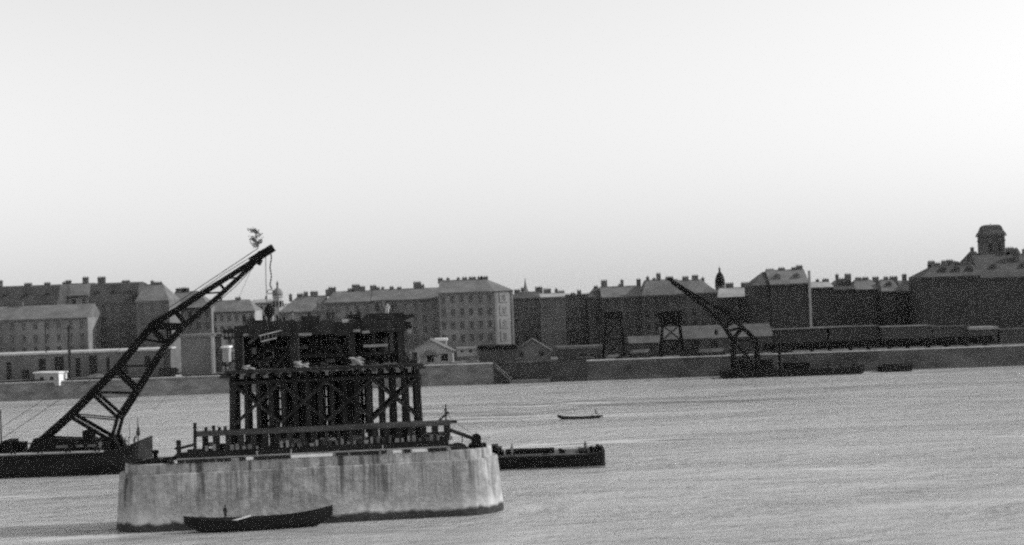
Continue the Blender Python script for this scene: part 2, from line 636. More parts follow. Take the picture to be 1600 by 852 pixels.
# left group: the bank's smoke-haze is put into the paler wall colours
house('tall dark-roofed house rising behind the left row', -45, 90, 462, 477, 447, 'wall_grey', 'slate_roof', 16, 'mansard', chim=(2, 44, 74), dormers=4)
house('broad house with a paler low roof at the left edge', -45, 137, 432, 499, 478, 'wall_mid', 'tile_roof', 15, 'gable', chim=(30,), bay=3.4)
house('narrow pale house with a ragged chimney top', 92, 139, 472, 462, 443, 'wall_pale', 'tile_roof', 14, 'gable', chim=(100, 107, 134))
house('tall block with a steep dark roof and two chimneys', 139, 214, 446, 472, 442, 'wall_grey', 'slate_roof', 15, 'mansard', chim=(159, 197), dormers=3)
house('house with a pale hipped roof beside the tall dark block', 212, 264, 438, 470, 444, 'wall_grey', 'tile_roof', 15, 'gable', hl=1.0, hr=3.6, chim=(238, 247))
house('low jagged-roofed house behind the crane jib', 262, 330, 466, 482, 455, 'wall_mid', 'tile_roof', 14, 'gable', hr=6.0, hl=1, chim=(277, 285, 290))
house('pale house with three rows of windows above the plain warehouse', 318, 398, 470, 487, 469, 'wall_pale', 'tile_roof', 14, 'gable', hl=.5, hr=3.0, chim=(345, 372), bay=2.6)
house('low far house in the gap beside the domed tower', 392, 424, 640, 474, 468, 'wall_pale', 'pale_roof', 12, 'gable', chim=(416,))
# middle group
house('first house of the long row right of the domed tower', 436, 506, 447, 487, 463, 'wall_mid', 'tile_roof', 15, 'gable', hl=5.0, chim=(454, 469, 478, 491), bay=3.0)
house('middle house of the long row right of the domed tower', 506, 580, 447, 472, 455, 'wall_mid', 'tile_roof', 15, 'gable', hl=2.5, chim=(511, 519, 548, 556, 566), bay=3.0)
house('last house of the long row, left of the hipped block', 580, 686, 447, 468, 451, 'wall_mid', 'tile_roof', 15, 'gable', chim=(583, 590, 598, 612, 624, 652, 660), bay=3.0)


def corner_block():
    Y, depth, base = 430, 18, 5.6
    xa, xb, xc = P(685, 456, Y).x, P(771, 456, Y).x, P(801, 456, Y + 5).x
    ze = P(730, 456.5, Y).z
    zr = P(725, 437, Y + 9).z
    t = thing('corner_house', 'large corner block with hipped roof and sunlit chamfered end', 'house', ((xa + xb) / 2, Y, base))
    b = MB()
    rows = [ze - 3.1 - 3.9 * k for k in range(5)][::-1]
    rows = [z for z in rows if z > base + .8]
    holes = facade(b, xa, xb, Y, base, ze, 6, rows)
    dy = 5.0
    b.add([(xb, Y, base), (xc, Y + dy, base), (xc, Y + depth, base), (xa, Y + depth, base), (xa, Y, base),
           (xb, Y, ze), (xc, Y + dy, ze), (xc, Y + depth, ze), (xa, Y + depth, ze), (xa, Y, ze)],
          [(0, 1, 6, 5), (1, 2, 7, 6), (2, 3, 8, 7), (3, 4, 9, 8)])
    b.build('wall', 'wall_mid', t)
    o = .6
    r = MB()
    r.add([(xa - .05, Y - o, ze), (xb + .2, Y - o, ze), (xc + o, Y + dy - .4, ze), (xc + o, Y + depth, ze), (xa - .05, Y + depth, ze),
           (xa - .05, Y + 8.5, zr), (xb - 2.4, Y + 8.5, zr)],
          [(4, 3, 2, 1, 0), (0, 1, 6, 5), (1, 2, 6), (2, 3, 6), (3, 4, 5, 6), (4, 0, 5)])
    ro = r.build('roof', 'tile_roof', t)
    for c in (688, 700, 716, 726, 738, 750, 757):
        chimney(ro, P(c, 437, Y + 8.5).x, Y + 8.5, zr - 1, zr + .45, random.choice((.9, 1.5, 2.2)))
    MB().box(xa, xb - .02, Y - .4, Y - .003, ze - .6, ze - .05).build('cornice', 'wall_grey', t)
    for h in holes:
        inst('window', WINS['wall_mid'], h, t)
    # chamfered face: pale bay with ornamented windows
    d = Vector((xc - xb, dy, 0)); ln = d.length; d.normalize(); nn = Vector((d.y, -d.x, 0))
    q = lambda s_, n_, z_: Vector((xb, Y, z_)) + d * s_ + nn * n_
    def cb(name, s0, s1, n0, n1, z0, z1, mt):
        return MB().hexa([q(s0, n1, z0), q(s1, n1, z0), q(s1, n0, z0), q(s0, n0, z0), q(s0, n1, z1), q(s1, n1, z1), q(s1, n0, z1), q(s0, n0, z1)]).build(name, mt, t)
    cb('pilaster', .05, .9, .003, .25, base, ze - .1, 'stone_trim')
    cb('pilaster', ln - .9, ln - .05, .003, .25, base, ze - .1, 'stone_trim')
    for k, z in enumerate(rows[1:]):
        cb('window_surround', 2.2, ln - 2.2, .003, .2, z - .4, z + 2.6, 'wall_mid')
        cb('window_pane', 3.1, ln - 3.1, .203, .24, z, z + 2.0, 'glass')
    return t


corner_block()
house('narrow pale-topped house right of the corner block', 797, 846, 455, 466, 456, 'wall_mid', 'slate_roof', 14, 'gable', hl=2, chim=(808, 816, 842))
house('house with a pale roof edge and wide chimney stack', 844, 883, 442, 464, 458, 'wall_grey', 'pale_roof', 12, 'gable', chim=(855, 869, 876))
house('lowest flat-roofed house between two taller rows', 882, 921, 452, 463, 460.5, 'wall_grey', 'slate_roof', 14, 'flat', chim=(895, 905))
house('small dark gabled house beside the lowest flat roof', 919, 941, 440, 464, 450, 'wall_dark', 'slate_roof', 12, 'gable', hl=2.2, chim=(931,))
house('wide dark house with grey roof behind the gantry tower', 940, 1004, 437, 464, 447, 'wall_dark', 'tile_roof', 13, 'gable', chim=(944, 968, 972, 998))
house('dark house with light attic storey beneath the far jib', 1003, 1062, 434, 461, 437, 'wall_dark', 'tile_roof', 14, 'mansard', hl=1.8, chim=(1012, 1022, 1029, 1046))
house('dark house with a bold ridge cap left of the black dome', 1061, 1121, 434, 458, 437, 'wall_dark', 'tile_roof', 14, 'mansard', hr=4.2, chim=(1071, 1086, 1098))
house('small house with a light roof right of the black dome', 1120, 1178, 442, 464, 449, 'wall_dark', 'pale_roof', 13, 'gable', hl=2.0, chim=(1140, 1164))
house('tall narrow house with sunlit roof and pale corner strip', 1204, 1264, 426, 444, 421, 'wall_darkest', 'tile_roof', 15, 'gable', chim=(1221, 1240, 1249), dormers=2)
house('stepped dark gabled house against the tall sunlit-roofed one', 1175, 1206, 427, 446, 425, 'wall_darkest', 'slate_roof', 14, 'gable', hl=4.6, chim=(1203,))
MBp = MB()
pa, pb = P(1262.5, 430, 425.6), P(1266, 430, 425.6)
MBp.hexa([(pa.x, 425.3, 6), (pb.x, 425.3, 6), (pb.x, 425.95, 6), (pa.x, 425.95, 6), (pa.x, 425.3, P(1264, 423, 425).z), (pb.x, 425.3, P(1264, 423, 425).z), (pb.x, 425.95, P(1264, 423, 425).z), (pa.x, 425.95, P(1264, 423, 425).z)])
tag(MBp.build('corner_strip', 'wall_pale'), 'slender pale strip up the right corner of the tall house', 'shaft')  # plain strip along the corner, paler than the house wall
house('low house with a white roof right of the pale strip', 1266, 1302, 440, 449, 440, 'wall_darkest', 'pale_roof', 12, 'gable', chim=(1277, 1290))
house('dark house with uneven roof right of the white roof', 1301, 1336, 446, 452, 438, 'wall_darkest', 'slate_roof', 12, 'gable', hl=2, chim=(1308, 1316, 1325), dormers=2)
house('house with a middling grey roof in the right skyline row', 1335, 1378, 446, 452, 437, 'wall_darkest', 'tile_roof', 12, 'gable', hl=1.5, hr=2, chim=(1341, 1352, 1368))
house('house with one pale hipped roof beside the dark right gap', 1377, 1408, 442, 455, 436, 'wall_darkest', 'tile_roof', 12, 'gable', hl=1.4, hr=1.2, chim=(1384, 1396), dormers=1)
house('last small house before the large towered block', 1407, 1442, 442, 455, 438, 'wall_darkest', 'tile_roof', 12, 'gable', chim=(1413, 1436), hl=1.0)
house('large dark block left of the square tower', 1440, 1532, 426, 432, 414, 'wall_darkest', 'slate_roof', 14, 'gable', hl=5.5, chim=(1452, 1455, 1464, 1476, 1489, 1493, 1501, 1510), dormers=3)
house('large steep-roofed block at the right edge beyond the tower', 1531, 1680, 427, 432, 396, 'wall_darkest', 'slate_roof', 20, 'gable', hl=1.0, chim=(1572, 1578, 1600), dormers=3)
house('second dark roof climbing up to the square tower', 1502, 1550, 441, 430, 396, 'wall_darkest', 'slate_roof', 14, 'gable', hl=4.6, windows=False)


house('small flat attic block on the large dark block roof', 1481, 1497, 437, 414, 409, 'wall_darkest', 'slate_roof', 5, 'flat', windows=False, chim=(1484,))
house('tall gabled roof stepping up left of the square tower', 1516, 1534, 447, 412, 393, 'wall_darkest', 'slate_roof', 10, 'gable', hl=1.6, windows=False, chim=(1519,))


def square_tower():
    Y = 446
    c = P(1549.5, 400, Y)
    t = thing('square_tower', 'tall dark square tower with a stepped bell roof', 'tower', (c.x, Y, 6))
    zt = P(1549.5, 367, Y).z
    hw = 16 / FPX * Y
    b = MB()
    b.box(c.x - hw, c.x + hw, Y - hw, Y + hw, 6, zt)
    b.build('shaft', 'wall_dark', t)
    for zz, e in ((zt - 2.1, .18), (zt - .5, .45)):
        MB().box(c.x - hw - e, c.x + hw + e, Y - hw - e, Y + hw + e, zz, zz + .4).build('cornice', 'wall_dark', t)
    for k in (-1, 1):
        MB().box(c.x + k * 1.4 - .45, c.x + k * 1.4 + .45, Y - hw - .08, Y - hw - .003, zt - 5.2, zt - 2.9).build('louvre_opening', 'opening_dark', t)
    ztop = P(1549.5, 351.5, Y).z
    h = ztop - zt
    prof = [(1.14, 0), (1.08, .12), (.94, .36), (.85, .62), (.80, .80), (.66, .95), (.5, 1.0)]
    r = MB()
    r.loft([[Vector((c.x + sx * hw * q, Y + sy * hw * q, zt + z * h)) for sx, sy in ((-1, -1), (1, -1), (1, 1), (-1, 1))] for q, z in prof])
    ro = r.build('roof', 'slate_roof', t)
    MB().tube((c.x, Y, ztop - .05), (c.x, Y, ztop + .7), .12, .04, 6).build('finial', 'black_steel', ro)


square_tower()


def domed(name, label, px, Y, r_px, y_base, y_dome, y_top, mt, rm, ribs=True):
    c = P(px, y_dome, Y)
    k = Y / FPX
    R = r_px * k
    t = thing(name, label, 'church tower', (c.x, Y, 6))
    zb, zd = P(px, y_base, Y).z, P(px, y_top, Y).z
    ztop = P(px, y_dome, Y).z
    MB().lathe((c.x, Y, 0), [(R * .93, 6), (R * .93, zb - .9), (R * 1.1, zb - .7), (R * 1.1, zb - .2), (R, zb)], 8, math.pi / 8).build('drum', mt, t)
    hgt = zd - zb
    d = MB()
    d.lathe((c.x, Y, zb), [(R * 1.02, .002), (R * 1.04, .18 * hgt), (R * .98, .42 * hgt), (R * .8, .68 * hgt), (R * .5, .88 * hgt), (R * .22, hgt)], 16)
    do = d.build('dome', rm, t, smooth=True)
    MB().lathe((c.x, Y, zd), [(R * .2, -.1), (R * .2, (ztop - zd) * .45), (R * .26, (ztop - zd) * .5), (R * .05, (ztop - zd) * .8), (.03, ztop - zd)], 8).build('lantern', rm, do)
    for q in range(8):
        a = q * math.pi / 4 + math.pi / 8 + math.pi / 8
        p = Vector((c.x + math.cos(a) * R * .93, Y + math.sin(a) * R * .93, zb - 5))
        MB().box(p.x - .35, p.x + .35, p.y - .35, p.y + .35, p.z, p.z + 2.6).build('arched_opening', 'opening_dark', t)


domed('church_tower', 'pale hazy church tower with onion dome above the hook block', 433, 640, 8.0, 462, 437, 450, 'wall_pale', 'tile_roof')
domed('church_dome', 'black church dome with lantern on the right skyline', 1124, 520, 7.6, 446, 416, 425, 'wall_dark', 'black_steel')
c = P(821, 455, 720)
t = thing('church_spire', 'thin distant grey church spire on the middle skyline', 'church spire', (c.x, 720, 6))
MB().box(c.x - 1.6, c.x + 1.6, 718.4, 721.6, 6, c.z).build('tower', 'wall_pale', t)
MB().lathe((c.x, 720, c.z), [(1.5, .002), (.75, 2.2), (.4, 4.2), (.05, P(821, 434, 720).z - c.z)], 8).build('spire', 'tile_roof', t)
# little domed turret on the right-hand block
c = P(1588, 396, 434)
t = thing('roof_turret', 'little round turret on the right-hand steep roof', 'turret', (c.x, 434, c.z - 3))
MB().lathe((c.x, 434, c.z - 3), [(1.1, 0), (1.1, 2.6), (1.35, 2.7), (1.2, 3.3), (.7, 4.2), (.1, 4.8)], 10).build('dome', 'slate_roof', t)

# ------------------------------------------------------------------ quay buildings and sheds


def shed(label, x0, x1, Y, top, eave, bot, wall, roof, depth=8, style='flat', opens=(), name='quay_shed', cat='shed', edge=None):
    mid = (x0 + x1) / 2
    X0, X1 = P(x0, eave, Y).x, P(x1, eave, Y).x
    ze, zt, zb = P(mid, eave, Y).z, P(mid, top, Y + (depth / 2 if style == 'gable' else 0)).z, P(mid, bot, Y).z
    zb = min(zb, ze - 1)
    t = thing(name, label, cat, ((X0 + X1) / 2, Y, zb))
    MB().box(X0, X1, Y, Y + depth, zb, ze).build('wall', wall, t)
    if style == 'flat':
        MB().box(X0 - .3, X1 + .3, Y - .5, Y + depth + .3, ze + .003, max(zt, ze + .25)).build('roof', roof, t)
    elif style == 'gable':
        MB().add([(X0 - .3, Y - .5, ze), (X1 + .3, Y - .5, ze), (X1 + .3, Y + depth + .5, ze), (X0 - .3, Y + depth + .5, ze),
                  (X0 - .3, Y + depth / 2, zt), (X1 + .3, Y + depth / 2, zt)], [(3, 2, 1, 0), (0, 1, 5, 4), (2, 3, 4, 5), (1, 2, 5), (3, 0, 4)]).build('roof', roof, t)
    elif style == 'front':                               # gable end towards the river
        xm = (X0 + X1) / 2
        for yy in (Y, Y + depth):
            MB().add([(X0, yy, ze), (X1, yy, ze), (xm, yy, zt - .35)], [(0, 1, 2)]).build('gable', wall, t)
        r = MB()
        for sgn, xe in ((-1, X0 - .7), (1, X1 + .7)):
            a = [(xe, Y - .7, ze - .3), (xm, Y - .7, zt), (xm, Y + depth + .4, zt), (xe, Y + depth + .4, ze - .3)]
            a2 = [(x, y, z - .25) for x, y, z in a]
            r.hexa(a2 + a if sgn < 0 else a2 + a)
        r.build('roof', roof, t)
    if edge:
        MB().box(X0 - .35, X1 + .35, Y - .62, Y - .51, ze - .15, ze + .28).build('fascia', edge, t)
    for (a, b_, yt, yb) in opens:
        A, B = P(a, yt, Y - .05), P(b_, yb, Y - .05)
        MB().box(A.x, B.x, Y - .06, Y - .003, B.z, A.z).build('opening', 'opening_dark', t)
    return t


shed('long quay warehouse with a pale flat roof along the left bank', -60, 255, 409, 550, 553, 600, 'wall_grey', 'pale_timber', 14,
     opens=[(-14, -6, 575, 598), (10, 18, 566, 600), (34, 46, 578, 600), (60, 72, 561, 596), (85, 100, 558, 580), (118, 126, 560, 590), (139, 152, 556, 585), (166, 172, 558, 590), (192, 200, 556, 590), (226, 236, 556, 588)], name='warehouse', cat='warehouse')
hp = P(80, 603, 404.5)
hp.z = P(80, 602.5, 404.5).z
hut = thing('hut', 'small white hut standing at the left quay edge', 'hut', hp)
HR = rad(-24)
xf0 = lambda q_: [q_.v.__setitem__(i_, hp + Matrix.Rotation(HR, 3, 'Z') @ p_) for i_, p_ in enumerate(q_.v)] and q_
xf0(MB().box(-4.3, 4.3, -1.7, 1.7, 0, 3.6)).build('wall', 'wall_pale', hut)
xf0(MB().box(-4.7, 4.7, -2.1, 2.1, 3.603, 3.95)).build('roof', 'white_paint', hut)
xf0(MB().box(4.303, 4.36, -1.65, 1.65, .1, 3.5)).build('sunlit_end', 'white_paint', hut)  # whiter layer puts the sunlight on this end into its colour
for wx_ in (-2.4, 1.2):
    xf0(MB().box(wx_, wx_ + 1.2, -1.76, -1.703, 1.5, 2.6)).build('opening', 'opening_dark', hut)
shed('plain tall windowless warehouse beside the gap at the jib', 282, 334, 406, 523, 527, 590, 'wall_grey', 'tile_roof', 12, name='warehouse', cat='warehouse')
shed('narrow dark brick stack building right of the plain warehouse', 337, 346, 408, 522, 526, 590, 'wall_dark', 'slate_roof', 6, name='stack_building', cat='building')
shed('little white kiosk seen left of the timber trestle', 347, 357, 408, 541, 544, 566, 'wall_pale', 'white_paint', 4, name='kiosk', cat='kiosk')
shed('low dark sheds in front of the pale windowed house', 356, 420, 412, 545, 549, 590, 'wall_mid', 'tile_roof', 7, 'gable')
t = thing('corner_post', 'pale upright post at the corner of the plain warehouse', 'post', P(333.5, 582, 405.6))
a, b_ = P(333.5, 590, 405.6), P(333, 526, 405.6)
MB().box(a.x - .35, a.x + .35, 405.2, 405.8, a.z, b_.z).build('shaft', 'wall_pale', t)
MB().box(a.x - .5, a.x + .5, 405.05, 405.95, b_.z + .002, b_.z + .3).build('cap', 'wall_pale', t)

gh = shed('pale gabled house facing the river right of the trestle', 637, 706, 411, 530, 549, 569, 'wall_pale', 'tile_roof', 12, 'front', name='gabled_house', cat='house',
          opens=[(667, 678, 553, 566), (689, 700, 553, 564), (645, 652, 551, 564)])
pa, pb, pc = P(656, 556, 409.6), P(687, 556, 409.6), P(671, 546, 409.6)
MB().add([(pa.x, 409.4, pa.z), (pb.x, 409.4, pa.z), (pc.x, 409.4, pc.z), (pa.x, 410.6, pa.z), (pb.x, 410.6, pa.z), (pc.x, 410.6, pc.z)],
         [(0, 1, 2), (0, 2, 5, 3), (1, 4, 5, 2), (0, 3, 4, 1)]).build('porch_roof', 'tile_roof', gh)
for px in (657, 686):
    p = P(px, 556, 409.9)
    MB().box(p.x - .15, p.x + .15, 409.8, 410.1, 5.7, p.z - .003).build('porch_post', 'wall_pale', gh)
shed('small white shed roof peeping behind the pale gabled house', 680, 697, 424, 529, 533, 552, 'wall_pale', 'white_paint', 5)
shed('short white cabin on the quay left of the dark canopy', 714, 746, 410, 543, 546, 557, 'wall_pale', 'canvas', 4, name='cabin', cat='cabin', opens=[(720, 724, 548, 551), (733, 737, 547, 551)])
shed('low dark canopy on the quay right of the white cabin', 748, 806, 408, 540, 546, 566, 'wall_dark', 'black_steel', 7, name='canopy', cat='canopy')
shed('hip-like grey hut on the quay above the dark recess', 804, 860, 411, 529, 548, 566, 'wall_grey', 'tile_roof', 8, 'front', name='hut', cat='hut', opens=[(812, 818, 550, 558), (842, 850, 549, 556)])
shed('low dark shed at the quay edge right of the grey hut', 872, 940, 408, 541, 545, 562, 'wall_dark', 'tile_roof', 6)
shed('shed with a sloping grey roof left of the hopper tower', 984, 1032, 413, 525, 536, 556, 'wall_dark', 'shed_roof', 8, 'gable')
shed('long shed with a pale sloping roof behind the far crane', 1034, 1206, 416, 508, 528, 552, 'wall_dark', 'shed_roof', 10, 'gable', opens=[(1050, 1060, 532, 546), (1080, 1092, 532, 546), (1110, 1122, 532, 546)])
shed('dark low shed with a thin bright roof line right of the far crane', 1192, 1292, 420, 513.5, 515, 540, 'wall_darkest', 'tile_roof', 9)
shed('dark low shed in the middle of the right quay', 1296, 1372, 420, 510, 511.5, 535, 'wall_darkest', 'shed_roof', 9)
shed('dark low shed below the row of small roofs', 1378, 1456, 418, 509.5, 511, 535, 'wall_dark', 'tile_roof', 9)
shed('shed with a short bright roof below the large dark block', 1515, 1558, 416, 511, 515, 538, 'wall_dark', 'canvas', 7)
shed('dark shed between two others under the large dark block', 1458, 1512, 418, 510, 512, 536, 'wall_dark', 'slate_roof', 7)
shed('dark low shed reaching the right edge', 1562, 1670, 416, 513, 515, 536, 'wall_dark', 'slate_roof', 8)
# upper embankment wall behind the sheds
ew = MB()
ew.box(P(1180, 520, 424).x, P(1690, 520, 424).x, 423.2, 424, 5.6, 10.5)
tag(ew.build('embankment_wall', 'quay_dark'), 'dark upper embankment wall behind the right-hand sheds', 'wall')


# freight wagons standing along the right quay
def wagon_meshes():
    L_, W_ = 9.6, 2.8
    body, frame, wheel = MB(), MB(), MB()
    body.box(-L_ / 2, L_ / 2, -W_ / 2, W_ / 2, 1.15, 2.9)
    for k in range(9):
        x = -L_ / 2 + .15 + k * (L_ - .3) / 8
        body.box(x - .06, x + .06, -W_ / 2 - .09, -W_ / 2 - .002, 1.1, 2.95)
    frame.box(-L_ / 2 - .3, L_ / 2 + .3, -1.0, 1.0, .85, 1.147)
    for sx in (-1, 1):
        for sy in (-.8, .8):
            frame.tube((sx * (L_ / 2 + .3), sy, 1.0), (sx * (L_ / 2 + .75), sy, 1.0), .18, n=8)
    wheel.tube((0, -.85, .48), (0, -.72, .48), .48, n=14)
    wheel.tube((0, .72, .48), (0, .85, .48), .48, n=14)
    wheel.tube((0, -.72, .48), (0, .72, .48), .08, n=6)
    return body.mesh('wagon_body', 'black_steel'), frame.mesh('wagon_frame', 'hull_steel'), wheel.mesh('wheelset', 'hull_steel'), L_


wb, wf, ww, WL = wagon_meshes()
words = ['first', 'second', 'third', 'fourth', 'fifth', 'sixth', 'seventh']
wx = P(1222, 545, 408).x
for k in range(6):
    c = Vector((wx + k * (WL + 1.55), 408.5, 5.68))
    t = thing('freight_wagon', f'low dark open freight wagon on the right quay, {words[k]} from the far crane', 'wagon', c, 'wagons along the right quay')
    inst('wagon_body', wb, c, t)
    inst('frame', wf, c, t)
    for s_ in (-1, 1):
        inst('wheelset', ww, c + Vector((s_ * 2.6, 0, 0)), t)
rl = MB()
for dy in (-.75, .75):
    rl.box(wx - 12, wx + 90, 408.5 + dy - .04, 408.5 + dy + .04, 5.655, 5.68)
tag(rl.build('rail_track', 'black_steel'), 'pair of rails under the wagons along the right quay', 'rails')


# gantry tower and hopper tower on the quay
def leg_tower(label, name, pxc, half, ytop, yhead, ybot, Y, spread=1.25):
    c = P(pxc, ybot, Y)
    k = Y / FPX
    zt, zh, zb = P(pxc, ytop, Y).z, P(pxc, yhead, Y).z, 5.65
    hw = half * k
    t = thing(name, label, 'tower', (c.x, Y, zb))
    MB().box(c.x - hw, c.x + hw, Y - 2, Y + 2, zh, zt).build('head', 'black_steel', t)
    MB().add([(c.x - hw - .2, Y - 2.2, zt), (c.x + hw + .2, Y - 2.2, zt), (c.x + hw + .2, Y + 2.2, zt), (c.x - hw - .2, Y + 2.2, zt), (c.x - hw * .4, Y, zt + .8), (c.x + hw * .4, Y, zt + .8)],
             [(3, 2, 1, 0), (0, 1, 5, 4), (2, 3, 4, 5), (1, 2, 5), (3, 0, 4)]).build('roof', 'hull_steel', t)
    ft = {}
    for sx in (-1, 1):
        for sy in (-1, 1):
            a, b = Vector((c.x + sx * hw * .8, Y + sy * 1.7, zh)), Vector((c.x + sx * hw * spread, Y + sy * 2.2, zb))
            MB().bar(b, a, .5).build('leg', 'black_steel', t)
            ft[sx, sy] = (a, b)
    for sy in (-1, 1):
        for f0, f1 in ((0, .5), (.5, 1)):
            for s0 in (-1, 1):
                a = ft[s0, sy][1].lerp(ft[s0, sy][0], f0)
                b = ft[-s0, sy][1].lerp(ft[-s0, sy][0], f1)
                MB().bar(a, b, .22).build('brace', 'black_steel', t)
        MB().bar(ft[-1, sy][1].lerp(ft[-1, sy][0], .5), ft[1, sy][1].lerp(ft[1, sy][0], .5), .3).build('cross_beam', 'black_steel', t)
    return t


leg_tower('dark gantry tower with a boxy head on the quay', 'gantry_tower', 960, 14, 487, 499, 556, 407)
leg_tower('squat dark hopper tower left of the far crane jib', 'hopper_tower', 1050, 17, 486, 508, 552, 408, 1.05)
# cargo lying along the quay
def log_pile(label, px, Y, n, r_=.28, ln=5.0):
    c = P(px, 550, Y)
    t = thing('log_pile', label, 'log pile', (c.x, Y, 5.66))
    rows_ = n
    z = 5.66
    while rows_ > 0:
        for k in range(rows_):
            y = Y + (k - (rows_ - 1) / 2) * r_ * 2.02
            o_ = random.uniform(-.4, .4)
            MB().tube((c.x - ln / 2 + o_, y, z + r_), (c.x + ln / 2 + o_, y, z + r_), r_, n=8).build('log', random.choice(('dark_timber', 'mid_timber', 'tarred_timber')), t)
        z += r_ * 1.75
        rows_ -= 1


def crate_stack(label, px, Y, cols_, mt):
    c = P(px, 550, Y)
    t = thing('crate_stack', label, 'crates', (c.x, Y, 5.66))
    for i, h_ in enumerate(cols_):
        for k in range(h_):
            x = c.x + i * 1.15 + random.uniform(-.08, .08)
            MB().box(x, x + 1.05, Y, Y + 1.0, 5.66 + k * .92, 5.66 + k * .92 + .9).build('crate', mt, t)


def coal_heap(label, px, Y, rx, hz_, mt='tarred_timber'):
    c = P(px, 550, Y)
    rings = []
    for zf, rf in ((0, 1), (.2, .86), (.45, .62), (.7, .38), (.92, .14)):
        rings.append([Vector((c.x + rx * rf * math.cos(a) * random.uniform(.85, 1.12), Y + 1.8 * rf * math.sin(a) * random.uniform(.85, 1.1), 5.64 + hz_ * zf * random.uniform(.9, 1.08))) for a in [2 * math.pi * k / 14 for k in range(14)]])
    q = MB()
    q.loft(rings)
    tag(q.build('coal_heap', mt), label, 'heap')


log_pile('pile of logs on the quay left of the gantry tower', 915, 405.2, 4)
log_pile('pile of logs on the quay between gantry and hopper towers', 1000, 405.4, 5)
log_pile('pile of logs on the quay above the far crane bow', 1112, 405.2, 4, ln=7)
log_pile('pile of logs on the quay below the plain warehouse', 262, 404.8, 4)
crate_stack('uneven crates on the quay below the hopper tower', 1062, 405.0, (2, 3, 3, 1, 2), 'dark_timber')
crate_stack('crates at the quay edge left of the dark canopy', 728, 404.6, (1, 2, 1), 'mid_timber')
crate_stack('crates stacked beside the far crane funnel on the quay', 1212, 404.8, (2, 1, 2, 2), 'dark_timber')
coal_heap('dark coal heap on the quay right of the gantry tower', 978, 405.6, 3.4, 2.0)
coal_heap('dark coal heap near the left end of the long dark recess', 792, 405.0, 2.6, 1.3)
coal_heap('long coal heap on the quay behind the far crane', 1168, 405.6, 5.0, 2.4)
coal_heap('pale gravel heap near the white hut on the left quay', 150, 405.4, 3.4, 1.2, 'quay_stone')
# lamp poles of the left bank
for px, yt, yb, Y, r_, lab in ((110, 508, 603, 403.4, .45, 'thick dark pole beside the white hut on the left quay'), (72, 505, 556, 411, .18, 'thin dark pole rising behind the long left warehouse'),
                               (497, 470, 500, 428, .12, 'thin dark pole against the middle row above the trestle deck')):
    a, b = P(px, yb, Y), P(px, yt, Y)
    t = thing('pole', lab, 'pole', (a.x, Y, 5.0))
    MB().tube((a.x, Y, 4.95), (a.x, Y, b.z), r_, r_ * .75, 10).build('shaft', 'dark_timber', t)
    MB().box(a.x - r_ * 3, a.x + r_ * 3, Y - .12, Y + .12, b.z - 1.0, b.z - .8).build('cross_arm', 'dark_timber', t)


# ------------------------------------------------------------------ people
def skin_person(name, joints, edges, mats):
    me = bpy.data.meshes.new(name)
    names = list(joints)
    me.from_pydata([joints[n][0] for n in names], [], [(names.index(a), names.index(b)) for a, b in edges])
    o = bpy.data.objects.new(name, me)
    COL.objects.link(o)
    o.modifiers.new('s', 'SKIN')
    sv = me.skin_vertices[0].data
    for i, n in enumerate(names):
        r = joints[n][1]
        sv[i].radius = r if isinstance(r, tuple) else (r, r)
        sv[i].use_root = (n == 'pelvis')
    sd = o.modifiers.new('d', 'SUBSURF')
    sd.levels = sd.render_levels = 1
    dg = bpy.context.evaluated_depsgraph_get()
    em = bpy.data.meshes.new_from_object(o.evaluated_get(dg))
    em.name = name
    bpy.data.objects.remove(o)
    em.materials.clear()
    for q in mats:
        em.materials.append(M[q])
    hd = Vector(joints['head'][0])
    nk = Vector(joints['neck'][0])
    hands = [Vector(joints[h][0]) for h in ('hand_l', 'hand_r')]
    pel = Vector(joints['pelvis'][0])
    for p in em.polygons:
        cc = p.center
        if (cc - hd).length < .17 or any((cc - h).length < .11 for h in hands):
            p.material_index = 2
        elif cc.z > pel.z - .02 and (cc - nk).length < 1.0:
            p.material_index = 0
        else:
            p.material_index = 1
        p.use_smooth = True
    return em


EDG = [('pelvis', 'waist'), ('waist', 'chest'), ('chest', 'neck'), ('neck', 'head'), ('head', 'crown'),
       ('chest', 'sh_l'), ('sh_l', 'el_l'), ('el_l', 'hand_l'), ('chest', 'sh_r'), ('sh_r', 'el_r'), ('el_r', 'hand_r'),
       ('pelvis', 'hip_l'), ('hip_l', 'kn_l'), ('kn_l', 'an_l'), ('an_l', 'toe_l'), ('pelvis', 'hip_r'), ('hip_r', 'kn_r'), ('kn_r', 'an_r'), ('an_r', 'toe_r')]


